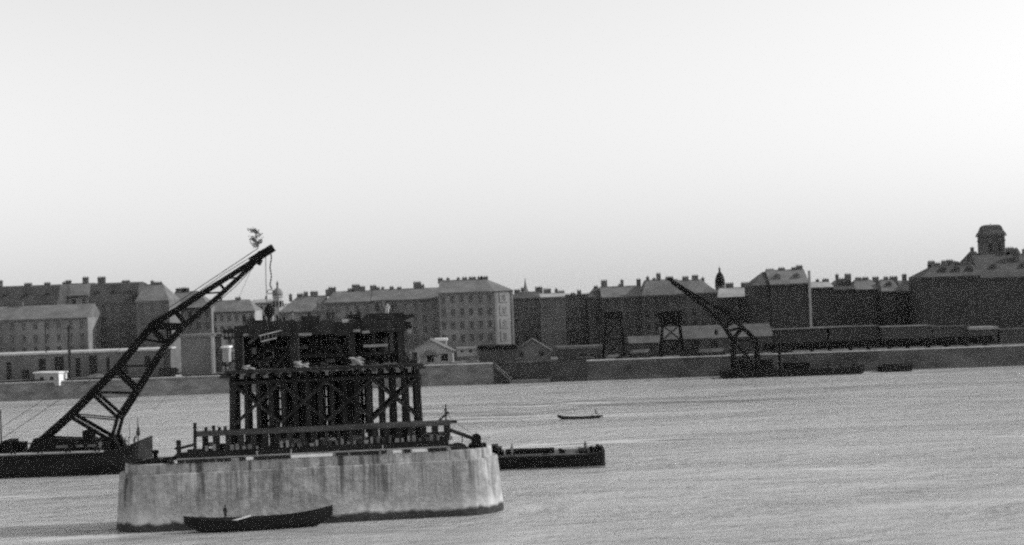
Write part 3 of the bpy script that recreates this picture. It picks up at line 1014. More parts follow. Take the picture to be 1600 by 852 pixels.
def pose(kind):
    j = {'pelvis': ((0, 0, .95), (.15, .11)), 'waist': ((0, 0, 1.1), (.14, .10)), 'chest': ((0, 0, 1.35), (.17, .11)), 'neck': ((0, -.01, 1.5), .06),
         'head': ((0, -.03, 1.62), (.085, .1)), 'crown': ((0, -.02, 1.74), .06),
         'sh_l': ((-.2, 0, 1.42), .065), 'el_l': ((-.27, .02, 1.13), .05), 'hand_l': ((-.27, -.08, .88), .042),
         'sh_r': ((.2, 0, 1.42), .065), 'el_r': ((.27, .02, 1.13), .05), 'hand_r': ((.27, -.08, .88), .042),
         'hip_l': ((-.1, 0, .88), .1), 'kn_l': ((-.11, -.02, .48), .07), 'an_l': ((-.12, .02, .07), .05), 'toe_l': ((-.13, -.14, .04), .04),
         'hip_r': ((.1, 0, .88), .1), 'kn_r': ((.11, -.02, .48), .07), 'an_r': ((.12, .02, .07), .05), 'toe_r': ((.13, -.14, .04), .04)}
    if kind == 'work':
        for k, d in {'chest': (0, -.2, -.06), 'neck': (0, -.33, -.12), 'head': (0, -.42, -.17), 'crown': (0, -.46, -.16), 'sh_l': (0, -.24, -.08), 'sh_r': (0, -.24, -.08),
                     'el_l': (.02, -.38, -.1), 'el_r': (-.02, -.38, -.1), 'hand_l': (.1, -.5, .02), 'hand_r': (-.1, -.5, .02), 'waist': (0, -.06, 0), 'kn_l': (0, -.08, 0), 'an_r': (0, .2, 0), 'toe_r': (0, .2, 0)}.items():
            p, r = j[k]
            j[k] = (tuple(a + b for a, b in zip(p, d)), r)
    if kind == 'reach':
        j['el_r'] = ((.42, -.15, 1.35), .05)
        j['hand_r'] = ((.55, -.3, 1.55), .042)
        j['kn_l'] = ((-.13, -.15, .5), .07)
        j['an_l'] = ((-.14, -.1, .07), .05)
        j['toe_l'] = ((-.14, -.26, .04), .04)
    if kind == 'sit':
        dz = -.5
        for k in j:
            p, r = j[k]
            j[k] = ((p[0], p[1], p[2] + dz), r)
        for s_, x in (('l', -.12), ('r', .12)):
            j['kn_' + s_] = ((x * 1.1, -.42, .46), .07)
            j['an_' + s_] = ((x * 1.1, -.45, .07), .05)
            j['toe_' + s_] = ((x * 1.1, -.6, .04), .04)
            j['hand_' + s_] = ((x * 1.6, -.38, .62), .042)
            j['el_' + s_] = ((x * 2.2, -.1, .64), .05)
    return j


PM = {}
for kd in ('stand', 'work', 'reach', 'sit'):
    for cl, ms in (('d', ['clothes_dark', 'clothes_dark', 'skin']), ('g', ['clothes_grey', 'clothes_dark', 'skin']), ('p', ['clothes_pale', 'clothes_dark', 'skin']), ('q', ['clothes_dark', 'clothes_pale', 'skin'])):
        if (kd, cl) in (('stand', 'd'),) or True:
            if (kd, 'base') not in PM:
                PM[kd, 'base'] = skin_person('person_' + kd, pose(kd), EDG, ms)
            e = PM[kd, 'base'].copy()
            e.materials.clear()
            for q in ms:
                e.materials.append(M[q])
            PM[kd, cl] = e
HAT = MB()
HAT.lathe((0, 0, 0), [(.17, 0), (.17, .02), (.105, .03), (.10, .11), (.05, .14)], 10)
HAT_ME = HAT.mesh('flat_cap', 'clothes_dark')


def person(label, kind, cl, loc, rz=0.0, group=None, hat=True):
    t = thing('person', label, 'person', loc, group)
    o = inst('body', PM[kind, cl], loc, t)
    h = pose(kind)['head'][0]
    if hat:
        hh = inst('flat_cap', HAT_ME, Vector(loc) + Vector((h[0], h[1] + .01, h[2] + .07)), t)
    t.rotation_euler = (0, 0, rz)
    return t


# ------------------------------------------------------------------ the stone pier
def outline(hl, hw, er, z, n=10):
    """stadium with elliptical ends; hl half length of the straight, er length of the ends"""
    pts = []
    for k in range(n + 1):
        a = -math.pi / 2 + math.pi * k / n
        pts.append(L(hl + er * math.cos(a), 5.25 + hw * math.sin(a), z))
    for k in range(n + 1):
        a = math.pi / 2 + math.pi * k / n
        pts.append(L(-hl + er * math.cos(a), 5.25 + hw * math.sin(a), z))
    return pts


ZL, ZT = 7.45, 8.75
pier = thing('bridge_pier', 'massive pale concrete bridge pier with rounded ends standing in the river', 'bridge pier', L(0, 5, 0))
b = MB()
b.loft([outline(19.95, 5.25 + .1, 6.0 + .1, -2.5), outline(19.95, 5.25, 6.0, 0), outline(19.95, 4.98, 5.35, ZL - .12), outline(19.95, 4.92, 5.2, ZL)])
b.build('body', 'pier_concrete', pier)
b = MB()
b.loft([outline(19.75, 4.74, 4.85, ZL + .002), outline(19.75, 4.68, 4.78, ZT - .08), outline(19.75, 4.6, 4.7, ZT)])
b.build('coping', 'pier_concrete', pier)
# ------------------------------------------------------------------ low timber staging on the pier top
stg = thing('timber_staging', 'low dark timber staging with a long beam along the pier top', 'staging', L(0, 3, ZT))
DZ = ZT + .003
# cross sleepers with their dark ends standing out over the coping
for px in [268, 283, 296, 308, 320, 332, 344, 356, 379, 402, 412, 424, 436, 448, 530, 540, 552, 562, 571, 580, 588, 600, 636, 674, 684, 694]:
    u, _ = PV(px, 716, .9)
    wd = random.uniform(.72, .95)
    MB().lbox(u - wd / 2, u + wd / 2, .36 + random.uniform(-.1, .08), 8.5, DZ, DZ + .42).build('sleeper', 'tarred_timber', stg)
# pale boards lying between the sleeper ends
for a, b_ in ((272, 281), (455, 520), (385, 396), (614, 628), (644, 668)):
    u0, u1 = PV(a, 716, .9)[0], PV(b_, 716, .9)[0]
    MB().lbox(u0, u1, .47, .557, DZ, DZ + .4).build('pale_board', 'white_paint', stg)
MB().lbox(PV(266, 716, .9)[0], PV(704, 700, .9)[0], .56, .64, DZ, DZ + .36).build('kerb_board', 'deck_grey', stg)
# deck planking along
u0, u1 = PV(270, 712, 1.2)[0], PV(706, 690, 1.2)[0]
n = 3
for k in range(n):
    v0 = .72 + k * .26
    MB().lbox(u0 + random.uniform(0, .8), u1 - random.uniform(0, 1.5), v0, v0 + .23, DZ + .425, DZ + .50 + random.uniform(0, .03)).build('deck_plank', 'deck_grey', stg)
# base beam, posts and long upper beam
ua, ub = PV(283, 708, 1.55)[0], PV(700, 690, 1.55)[0]
seg = 6
for k in range(seg):
    a = ua + (ub - ua) * k / seg
    c_ = ua + (ub - ua) * (k + 1) / seg
    MB().lbox(a + .02, c_ - .02, 1.55, 2.2, DZ + .43, DZ + 1.3 + random.uniform(-.08, .08)).build('base_beam', 'tarred_timber', stg)
    MB().lbox(a + .3, c_ - .3, 5.6, 6.2, DZ + .43, DZ + 1.2).build('base_beam', 'tarred_timber', stg)
zb0, zb1 = PV(400, 678.5, 1.3)[1], PV(400, 670.5, 1.3)[1]
uba, ubb = PV(307, 680, 1.3)[0], PV(704, 664, 1.3)[0]
for k in range(4):
    a = uba + (ubb - uba) * k / 4
    c_ = uba + (ubb - uba) * (k + 1) / 4
    MB().lbox(a + .015, c_ - .015, 1.25, 2.1, zb0, zb1).build('long_beam', 'beam_timber', stg)
MB().lbox(ubb, ubb + .9, 1.45, 1.85, zb0 + .25, zb1 - .08).build('beam_tip', 'dark_timber', stg)
zp = DZ + 1.45
npost = 21
for k in range(npost):
    u = uba + .9 + (ubb - uba - 1.4) * k / (npost - 1)
    wd = random.choice((.42, .55, .8, .9))
    MB().lbox(u - wd / 2, u + wd / 2, 1.45, 2.0, zp - .15, zb0 - .003).build('post', 'dark_timber', stg)
    if k % 2 == 0:
        MB().lbox(u - .2, u + .5, 2.2, 2.6, DZ + 1.2, zb0 - .1).build('post', 'dark_timber', stg)
    if k % 3 != 2:
        MB().lbox(u - .1, u + 1.25, 2.05, 2.19, zp + random.uniform(.05, .5), zp + random.uniform(.7, 1.1)).build('packing_board', random.choice(('mid_timber', 'dark_timber', 'dark_timber', 'pale_timber')), stg)
for k in range(46):
    u = uba + .3 + (ubb - uba - .8) * random.random()
    z_ = zp - .1 + random.uniform(0, .9)
    wd = random.uniform(.3, 1.3)
    MB().lbox(u, u + wd, 2.0 + random.uniform(-.45, .0), 2.28, z_, min(z_ + random.uniform(.12, .45), zb0 - .01)).build('packing_piece', random.choice(('dark_timber', 'dark_timber', 'tarred_timber', 'beam_timber', 'grey_board')), stg)
for k in range(npost * 2 - 1):
    u = uba + .9 + (ubb - uba - 1.4) * (k + .5) / (npost * 2 - 2) + random.uniform(-.15, .15)
    MB().lbox(u - random.uniform(.12, .3), u + random.uniform(.12, .3), 1.3, 1.44, zp - .1, zp + random.uniform(.25, .8)).build('block', random.choice(('grey_board', 'beam_timber', 'mid_timber', 'dark_timber')), stg)
for px, hh in ((352, .5), (420, .35), (433, .6), (455, .4), (520, .45), (548, .3), (600, .4), (640, .5), (322, .5), (334, .7), (343, .45)):
    u, _ = PV(px, 676, 1.6)
    MB().lbox(u - .2, u + .2, 1.4, 1.8, zb1 + .002, zb1 + hh).build('stub', 'dark_timber', stg)
u, z = PV(304, 690, 1.5)
MB().bar(L(u, 1.5, DZ + .43), L(u + .12, 1.5, PV(304, 661, 1.5)[1]), .32).build('tall_post', 'dark_timber', stg)
u, z = PV(279, 690, 1.5)
MB().lbox(u - .28, u + .28, 1.2, 1.8, DZ + .43, PV(279, 688, 1.5)[1]).build('tall_post', 'dark_timber', stg)
MB().lbox(u - .5, u + .28, 1.08, 1.19, PV(279, 702, 1.5)[1], PV(279, 700, 1.5)[1] + .1).build('cleat', 'dark_timber', stg)
MB().bar(L(u + .3, 1.5, PV(284, 700, 1.5)[1]), L(PV(306, 694, 1.5)[0], 1.5, PV(306, 694, 1.5)[1]), .3).build('sloping_rail', 'dark_timber', stg)
# light handrail at the front edge
for px, py in ((402, 708), (455, 706), (598, 700)):
    u, z = PV(px, py, 1.2)
    MB().lbox(u - .06, u + .06, .75, .87, DZ + .5, DZ + 1.15).build('rail_post', 'pale_timber', stg)

# skiff lying on the left end of the pier top


def boat_mesh(Lh, B, D, bow, stern, n=15, th=.08):
    """open river boat along x; returns hull builder with keel near z = 0"""
    outer, inner = [], []
    for i in range(n):
        s = -1 + 2 * i / (n - 1)
        e = abs(s)
        wv = B / 2 * max(.05, (1 - e ** 2.2)) ** .75
        rise = (bow if s > 0 else stern) * e ** 2.8
        gz = D + rise
        kz = (D * .8 + rise * .3) * max(0.0, (e - .62) / .38) ** 1.6
        x = s * Lh / 2
        pts = [(-wv, gz), (-wv * .86, kz + (gz - kz) * .45), (-wv * .55, kz), (wv * .55, kz), (wv * .86, kz + (gz - kz) * .45), (wv, gz)]
        outer.append([Vector((x, a, b)) for a, b in pts])
        wi = max(.02, wv - th)
        xi = x * (1 - th * 1.6 / Lh)
        pts = [(-wi, gz + .002), (-wi * .84, kz + (gz - kz) * .48), (-wi * .53, kz + th), (wi * .53, kz + th), (wi * .84, kz + (gz - kz) * .48), (wi, gz + .002)]
        inner.append([Vector((xi, a, b)) for a, b in pts])
    m_ = MB()
    m_.loft(outer, cap=True, closed=False)
    m_.loft([list(reversed(r)) for r in inner], cap=False, closed=False)
    for i in range(n - 1):
        for k in (0, 5):
            q = [outer[i][k], outer[i + 1][k], inner[i + 1][k], inner[i][k]]
            m_.add(q, [(0, 1, 2, 3)])
    return m_, outer


def xf(mb, loc, rz, tilt=0.0):
    r = Matrix.Rotation(rz, 3, 'Z') @ Matrix.Rotation(tilt, 3, 'Y')
    mb.v = [Vector(loc) + r @ p for p in mb.v]
    return mb


def boat(name, label, loc, rz, Lh, B, D, bow, stern, mt, thwarts=(-.4, 0, .4), th_mat='mid_timber', tilt=0.0, flip=False):
    t = thing(name, label, 'boat', loc)
    m_, outer = boat_mesh(Lh, B, D, bow, stern)
    if flip:
        for p in m_.v:
            p.y, p.z = -p.y, D - p.z
    xf(m_, loc, rz, tilt).build('hull', mt, t)
    if not flip:
        for s in thwarts:
            q = MB()
            hw = B / 2 * (1 - abs(s) ** 2.6) ** .8 - .1
            q.box(s * Lh / 2 - .15, s * Lh / 2 + .15, -hw, hw, D * .72, D * .72 + .06)
            xf(q, loc, rz, tilt).build('thwart', th_mat, t)
    return t


u, z = PV(238, 720, 2.0)
boat('skiff', 'small dark skiff lying on the left end of the pier top', L(u + .2, 2.2, DZ + .05), PA + rad(3), 7.6, 1.7, .45, .35, .25, 'tarred_timber', (-.3, .2), 'deck_grey')
u, z = PV(243, 710, 4)
MB_ = MB()
MB_.lathe(L(u, 4, DZ), [(.4, 0), (.3, .15), (.26, .9), (.4, 1.0), (.4, 1.3), (.1, 1.35)], 10)
tag(MB_.build('bollard', 'black_steel'), 'stubby mooring bollard behind the skiff on the pier top', 'bollard')
# tarpaulin mounds and slab at the right end
for px, wd, lab in ((712, 3.0, 'dark tarpaulin-covered mound near the right end of the pier'), (690, 2.2, 'lower dark covered mound beside the staging end on the pier')):
    u, z = PV(px, 698, 2.0)
    q = MB()
    rings = []
    for i in range(9):
        s = -1 + 2 * i / 8
        hh = (1 - s * s) ** .5 * .8 + .03
        hw = (1 - abs(s) ** 3) ** .5 * .9 + .05
        rings.append([L(u + s * wd / 2 * 1.1, 1.9 + hw * math.cos(a), DZ + hh * max(0, math.sin(a)) * (1 + .12 * random.uniform(-1, 1))) for a in [math.pi * k / 8 for k in range(9)]])
    q.loft(rings)
    tag(q.build('covered_mound', 'tarred_timber'), lab, 'mound')
u, z = PV(750, 695, 2.6)
q = MB()
q.lbox(u - 1.5, u + .9, 2.4, 4.2, DZ, DZ + .18)
q.lbox(u - 1.4, u + .85, 2.3, 4.1, DZ + .183, DZ + .5)
tag(q.build('steel_slab', 'black_steel'), 'flat dark slab lying at the right tip of the pier', 'slab')

# conveyor chute, mast and winch at the beam's right end
t = thing('loading_chute', 'slanting chute from the beam end down to the pier tip', 'chute', L(PV(748, 690, 1.7)[0], 1.7, DZ))
a, b_ = PV(697, 670, 1.7), PV(747, 688, 1.7)
MB().bar(L(a[0], 1.7, a[1]), L(b_[0], 1.7, b_[1]), .7, .42).build('trough', 'dark_timber', t)
for k in range(2):
    q = PV(700 + k * 22, 673 + k * 9, 1.7)
    MB().bar(L(q[0], 1.7, q[1]), L(q[0], 1.7, DZ), .1).build('prop', 'dark_timber', t)
c_ = PV(745, 686, 1.7)
drum = MB()
drum.tube(L(c_[0], 1.1, c_[1] + .15), L(c_[0], 2.3, c_[1] + .15), .5, n=12)
drum.build('winch_drum', 'black_steel', t)
MB().lbox(c_[0] - .7, c_[0] + .5, 1.2, 2.2, DZ + .51, c_[1] - .1).build('winch_frame', 'black_steel', t)
MB().bar(L(c_[0] + .1, 1.1, c_[1] + .3), L(c_[0] - .6, 1.1, c_[1] + .7), .14).build('crank', 'black_steel', t)
t = thing('derrick_pole', 'short leaning derrick pole on the right end of the long beam', 'derrick', L(PV(685, 662, 1.7)[0], 1.7, zb1))
a, b_ = PV(686, 661, 1.7), PV(701, 644, 1.7)
MB().bar(L(a[0], 1.7, zb1), L(b_[0], 1.7, b_[1]), .22).build('pole', 'dark_timber', t)
c_ = PV(702, 652, 1.7)
d_ = PV(742, 682, 1.7)
MB().path([L(b_[0], 1.7, b_[1]), L(c_[0], 1.7, c_[1]), L(d_[0], 1.7, d_[1])], .03).build('rope', 'rope', t)

# ------------------------------------------------------------------ the timber trestle
VF, VB = 2.3, 8.6
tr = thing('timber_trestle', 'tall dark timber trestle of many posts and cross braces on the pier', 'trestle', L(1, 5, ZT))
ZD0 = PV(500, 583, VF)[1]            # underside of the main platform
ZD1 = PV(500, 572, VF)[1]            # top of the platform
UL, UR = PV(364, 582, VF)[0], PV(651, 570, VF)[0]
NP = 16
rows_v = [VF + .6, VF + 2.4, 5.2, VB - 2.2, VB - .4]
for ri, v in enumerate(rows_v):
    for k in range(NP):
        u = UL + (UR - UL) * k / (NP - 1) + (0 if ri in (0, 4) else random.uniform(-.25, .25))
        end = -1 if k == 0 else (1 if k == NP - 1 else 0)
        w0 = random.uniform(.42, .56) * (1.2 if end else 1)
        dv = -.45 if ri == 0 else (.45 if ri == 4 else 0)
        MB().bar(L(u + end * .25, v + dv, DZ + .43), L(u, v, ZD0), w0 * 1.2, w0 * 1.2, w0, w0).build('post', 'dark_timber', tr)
for ri, v in ((0, rows_v[0] - .55), (4, rows_v[4] + .55), (2, 5.2 + .35)):
    for zz in (ZD0 - .9,) + ((DZ + 3.5,) if ri == 2 else ()):
        for k in range(3):
            a = UL - .6 + (UR - UL + 1.2) * k / 3
            c_ = UL - .6 + (UR - UL + 1.2) * (k + 1) / 3
            MB().bar(L(a + .02, v, zz), L(c_ - .02, v, zz), .3, .36).build('cross_beam', 'dark_timber', tr)
    zA, zB = PV(400, 662, rows_v[0])[1], ZD0 - 1.1
    nb = 4
    for k in range(nb):
        a = UL + (UR - UL) * k / nb
        c_ = UL + (UR - UL) * (k + 1) / nb
        dd = .16
        MB().bar(L(a, v - dd, zB), L(c_, v - dd, zA), .28, .34).build('brace', 'dark_timber', tr)
        MB().bar(L(a, v - dd - .3, zA), L(c_, v - dd - .3, zB), .28, .34).build('brace', 'dark_timber', tr)
for u in (UL - .4, UR + .4):
    MB().bar(L(u, rows_v[0], zA), L(u, rows_v[4], zB), .3).build('brace', 'dark_timber', tr)
    MB().bar(L(u, rows_v[4], zA), L(u, rows_v[0], zB), .3).build('brace', 'dark_timber', tr)
# central packed crib of timbers that closes the middle
for k in range(9):
    u = -4.4 + k * 1.25
    for v in (4.0, 6.4):
        MB().bar(L(u, v, DZ + .43), L(u, v, ZD0), .6).build('post', 'dark_timber', tr)
for k in range(26):
    u = -6.6 + k * .56
    if k in (3, 4, 9, 14, 15, 20, 23):
        continue
    zz0 = DZ + .43 + random.choice((0, 0, 1.2, 2.0))
    MB().lbox(u, u + .5, 4.9 + random.uniform(-.05, .05), 5.0, zz0, ZD0 - random.choice((0, 0, .6, 1.5))).build('screen_board', 'tarred_timber', tr)
for k in range(5):
    z = DZ + 3.0 + k * 1.45
    MB().lbox(-6.5, 7.5, 6.0, 6.3, z, z + .3).build('crib_beam', 'dark_timber', tr)
# platform: cross joists, edge beams, planks
for k in range(14):
    u = UL - .7 + (UR - UL + 1.4) * (k + .5) / 14
    MB().lbox(u - .22, u + .22, .4, 9.8, ZD0 + .003, ZD0 + .42).build('joist', 'dark_timber', tr)
for v in (.5, 9.3):
    MB().lbox(UL - .9, UR + .7, v, v + .35, ZD0 + .423, ZD1 - .1).build('edge_beam', 'dark_timber', tr)
for k in range(18):
    v0 = .9 + k * .465
    MB().lbox(UL - 1.0 + random.uniform(-.25, .25), UR + .6 + random.uniform(-.3, .4), v0, v0 + .43, ZD0 + .43, ZD1 - .12).build('platform_plank', 'mid_timber', tr)
MB().lbox(UL - 1.6, UL - .1, .5, 6.0, ZD0 - .1, ZD0 + .25).build('side_landing', 'dark_timber', tr)
MB().lbox(UR + .3, UR + 1.1, .5, 7.0, ZD0 + .1, ZD0 + .4).build('side_landing', 'dark_timber', tr)
# upper storey
Z2 = PV(500, 513, 1.6)[1]            # underside of the top beams
Z3 = PV(500, 501.5, 1.6)[1]          # top
U2L, U2R = PV(367, 510, 1.6)[0], PV(632, 500, 1.6)[0]
cols = [(366, 379), (453, 466), (546, 555), (622, 632)]
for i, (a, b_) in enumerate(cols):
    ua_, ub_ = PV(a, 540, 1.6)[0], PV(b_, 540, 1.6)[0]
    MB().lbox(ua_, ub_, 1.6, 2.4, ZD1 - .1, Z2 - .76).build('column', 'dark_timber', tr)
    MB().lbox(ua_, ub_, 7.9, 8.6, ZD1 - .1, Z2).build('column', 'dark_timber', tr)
    if i in (0, 1):
        MB().lbox(ub_ + .003, ub_ + .1, 1.66, 2.3, ZD1 + .2, Z2 - .9).build('lit_edge', 'mid_timber', tr)  # paler strip: the lit edge of the column put into colour
for k in range(4):
    a = U2L - .15 + (U2R - U2L + .3) * k / 4
    c_ = U2L - .15 + (U2R - U2L + .3) * (k + 1) / 4
    for kk in range(3):
        a_, b2_ = a + (c_ - a) * kk / 3, a + (c_ - a) * (kk + 1) / 3
        MB().lbox(a_ + .02, b2_ - .02, 1.3 + random.uniform(-.12, .12), 1.75, Z2 - .75 - random.choice((0, .1, .35)), Z3 - .05 + random.choice((-.3, -.12, 0, .12, .25))).build('top_beam', 'dark_timber', tr)
    MB().lbox(a + .01, c_ - .01, 8.3, 8.75, Z2 - .3, Z3 - .35).build('top_beam', 'dark_timber', tr)
for k in range(12):
    u = U2L + (U2R - U2L) * (k + .5) / 12
    MB().lbox(u - .2, u + .2, 1.0, 9.0, Z3 - 1.0, Z3 - .75).build('top_joist', 'dark_timber', tr)
for k in range(14):
    v0 = 1.8 + k * .46
    MB().lbox(U2L - .2 + random.uniform(-.2, .2), U2R + .1, v0, v0 + .43, Z3 - .74, Z3 - .64).build('top_plank', 'dark_timber', tr)
for k in range(20):
    u = U2L + .3 + (U2R - U2L - .6) * random.random()
    v_ = random.uniform(2.2, 5.5)
    ln = random.uniform(.5, 2.6)
    hh = random.choice((.3, .5, .75, 1.0, 1.3))
    MB().lbox(u, min(u + ln, U2R), v_, v_ + random.uniform(.3, .8), Z3 - .635, Z3 - .64 + hh).build('loose_timber', 'dark_timber', tr)
for k in range(9):
    u = U2L + 1 + (U2R - U2L - 2) * random.random()
    v_ = random.uniform(2.0, 5.0)
    MB().bar(L(u, v_, Z3 - .64), L(u + random.uniform(-.25, .25), v_, Z3 + random.uniform(.3, 1.2)), .24).build('upright_stub', 'dark_timber', tr)
for k in range(44):
    u = U2L + .4 + (U2R - U2L - .8) * random.random()
    v_ = random.uniform(2.6, 4.3)
    z_ = ZD1 + random.uniform(.1, Z2 - ZD1 - .9)
    an = random.choice((0, 0, math.pi / 2, random.uniform(-.9, .9)))
    ln = random.uniform(.8, 3.2)
    p_, q_ = L(u, v_, z_), L(min(max(u + ln * math.cos(an), U2L), U2R), v_ + random.uniform(-.3, .3), min(max(z_ + ln * math.sin(an), ZD1), Z2))
    if (p_ - q_).length > .3:
        MB().bar(p_, q_, random.uniform(.2, .5)).build('loose_timber', random.choice(('dark_timber', 'tarred_timber', 'dark_timber', 'beam_timber')), tr)
# dark boards added plank by plank to keep the upper storey's inside dark
npk = 34
for k in range(npk):
    u = U2L + .1 + (U2R - U2L - .2) * k / npk
    MB().lbox(u, u + (U2R - U2L) / npk - .05, 6.3 + random.uniform(-.04, .04), 6.4, ZD1 - .1, Z2 + random.uniform(-.3, 0)).build('dark_back_board', 'tarred_timber', tr)
for k in range(40):
    u = U2L + .2 + (U2R - U2L - .5) * k / 40
    z0_ = ZD1 + random.choice((-.1, -.1, .8, 2.0))
    z1_ = Z2 - random.choice((0, .3, 1.0, 1.8))
    if random.random() < .75:
        MB().lbox(u, u + .46, 4.5 + random.uniform(-.2, .2), 4.72, z0_, z1_).build('dark_fill_board', 'tarred_timber', tr)  # more dark boards, added to deepen the darkness of the bays
# arched steel ribs standing in the bays
for (a, b_, vv) in ((380, 452, 3.0), (466, 546, 3.0), (557, 622, 3.0), (395, 500, 4.2), (500, 600, 4.2)):
    ua_, ub_ = PV(a, 570, vv)[0], PV(b_, 570, vv)[0]
    zc0 = ZD1 - .05
    pts = [L(ua_ + (ub_ - ua_) * s / 12, vv, zc0 + (Z2 - zc0) * (.52 if vv < 4 else .75) * math.sin(math.pi * s / 12) ** .7) for s in range(13)]
    rb = MB()
    for p, q in zip(pts[:-1], pts[1:]):
        rb.bar(p, q, .4, .32)
    rb.build('arched_rib', 'black_steel', tr)
    rb = MB()
    for p, q in zip(pts[1:-2:2], pts[2:-1:2]):
        rb.bar(p, (p.x, p.y, (Z2 - .6) * PS), .14)
    rb.build('hanger', 'black_steel', tr)
for (x0, y0, x1, y1, vv) in ((380, 575, 452, 522, 3.6), (468, 522, 545, 570, 3.6), (557, 572, 620, 516, 3.6), (430, 575, 466, 530, 2.6), (520, 530, 548, 572, 2.6)):
    a, b_ = PV(x0, y0, vv), PV(x1, y1, vv)
    MB().bar(L(a[0], vv, max(a[1], ZD1)), L(b_[0], vv, b_[1]), .35).build('brace', 'dark_timber', tr)
for (x0, x1, y, vv) in ((380, 622, 545, 3.4), (380, 622, 530, 4.6), (468, 622, 555, 2.8)):
    a, b_ = PV(x0, y + 2, vv), PV(x1, y - 6, vv)
    MB().bar(L(a[0], vv, a[1]), L(b_[0], vv, a[1]), .35).build('cross_beam', 'dark_timber', tr)
# raised stack over the right part, projecting beam
us = PV(566, 495, 1.6)[0]
zt2 = PV(600, 489, 1.6)[1]
for k in range(3):
    MB().lbox(us + k * .25, U2R + .2 - k * .1, 1.5 + k * .35, 3.8, Z3 - .04 + k * (zt2 - Z3) / 3, Z3 - .05 + (k + 1) * (zt2 - Z3) / 3).build('stacked_timber', 'dark_timber', tr)
a, b_ = PV(622, 500, 2.2), PV(646, 492, 2.2)
MB().bar(L(a[0], 2.2, a[1]), L(b_[0], 2.2, b_[1]), .5).build('projecting_beam', 'dark_timber', tr)
a, b_ = PV(628, 505, 2.2), PV(644, 509, 2.2)
MB().lbox(a[0], b_[0], 1.8, 4.2, b_[1] - .35, b_[1]).build('side_bracket', 'dark_timber', tr)
MB().lbox(a[0] + .6, b_[0] - .1, 2.0, 3.0, b_[1] - 1.0, b_[1] - .353).build('pale_box', 'canvas', tr)
MB().lbox(a[0] + .5, b_[0] - .2, 2.0, 3.4, b_[1] + .003, b_[1] + .55).build('side_box', 'dark_timber', tr)
# left hanging landing
a, b_ = PV(349, 527, 2.0), PV(367, 522, 2.0)
MB().lbox(a[0], b_[0], 1.7, 4.5, a[1] - .3, a[1]).build('side_landing', 'dark_timber', tr)
for px in (351, 357, 363):
    u = PV(px, 520, 2.0)[0]
    MB().lbox(u - .07, u + .07, 1.75, 1.9, a[1], a[1] + 1.1).build('rail_post', 'dark_timber', tr)
MB().lbox(a[0], b_[0], 1.72, 1.78, a[1] + .5, a[1] + 1.0).build('rail_board', 'dark_timber', tr)
a, b_ = PV(352, 574, 1.0), PV(378, 558, 1.0)
MB().bar(L(a[0], 1.2, a[1]), L(b_[0] - .5, 1.2, b_[1]), .4, .2).build('short_stair', 'dark_timber', tr)


# sloping pale ladder hung in the first bay
lad = thing('ladder', 'pale ladder hung aslant in the first bay of the trestle', 'ladder', L(PV(406, 528, 1.4)[0], 1.2, PV(406, 534, 1.4)[1]))
A0, A1 = PV(405, 525, 1.2), PV(441, 516, 1.2)
B0, B1 = PV(408, 534, 1.2), PV(432, 528, 1.2)
MB().bar(L(A0[0], 1.2, A0[1]), L(A1[0], 1.2, A1[1]), .12).build('rail', 'pale_timber', lad)
MB().bar(L(B0[0], 1.2, B0[1]), L(B1[0], 1.2, B1[1]), .12).build('rail', 'pale_timber', lad)
for k in range(5):
    f_ = k / 4
    p = L(B0[0] + (B1[0] - B0[0]) * f_, 1.2, B0[1] + (B1[1] - B0[1]) * f_)
    q = L(A0[0] + .2 + (A1[0] - A0[0]) * f_ * .66, 1.2, A0[1] + (A1[1] - A0[1]) * f_ * .66)
    MB().bar(p, q, .08).build('rung', 'mid_timber', lad)
for (x0, x1, y, lab) in ((380, 404, 523.5, 'pale board across the top of the first trestle bay'), (467, 487, 523, 'pale board across the top of the second trestle bay'), (552, 563, 517, 'short pale board high in the third trestle bay'), (566, 577, 519, 'second short pale board high in the third trestle bay'), (568, 606, 541, 'long pale plank across the middle of the last trestle bay')):
    a, b_ = PV(x0, y, 1.45), PV(x1, y - (x1 - x0) * .045, 1.45)
    q = MB()
    q.bar(L(a[0], 1.4, a[1]), L(b_[0], 1.4, b_[1]), .25, .3)
    tag(q.build('board', 'grey_board'), lab, 'board')


# sacks and crates left on the platform
def heap(label, px0, px1, py, n, mt):
    q0, q1 = PV(px0, py, 1.1)[0], PV(px1, py, 1.1)[0]
    t = thing('sack_heap', label, 'sacks', L((q0 + q1) / 2, 1.1, ZD1))
    for k in range(n):
        u = q0 + (q1 - q0) * ((k % 4) + .5) / 4
        z = ZD1 - .1 + (k // 4) * .27
        jx, jt = random.uniform(-.3, .3), random.uniform(-.14, .14)
        s = MB()
        rings = []
        for i in range(6):
            e = -1 + 2 * i / 5
            hw = .3 * (1 - abs(e) ** 3) ** .5 + .05
            rings.append([L(u + jx + e * .5, 1.3 + (k % 3) * .3 + hw * 1.4 * math.cos(x), z + .16 + e * jt + hw * .5 * math.sin(x)) for x in [2 * math.pi * j / 8 for j in range(8)]])
        s.loft(rings)
        s.build('sack', mt, t, smooth=True)
    return t


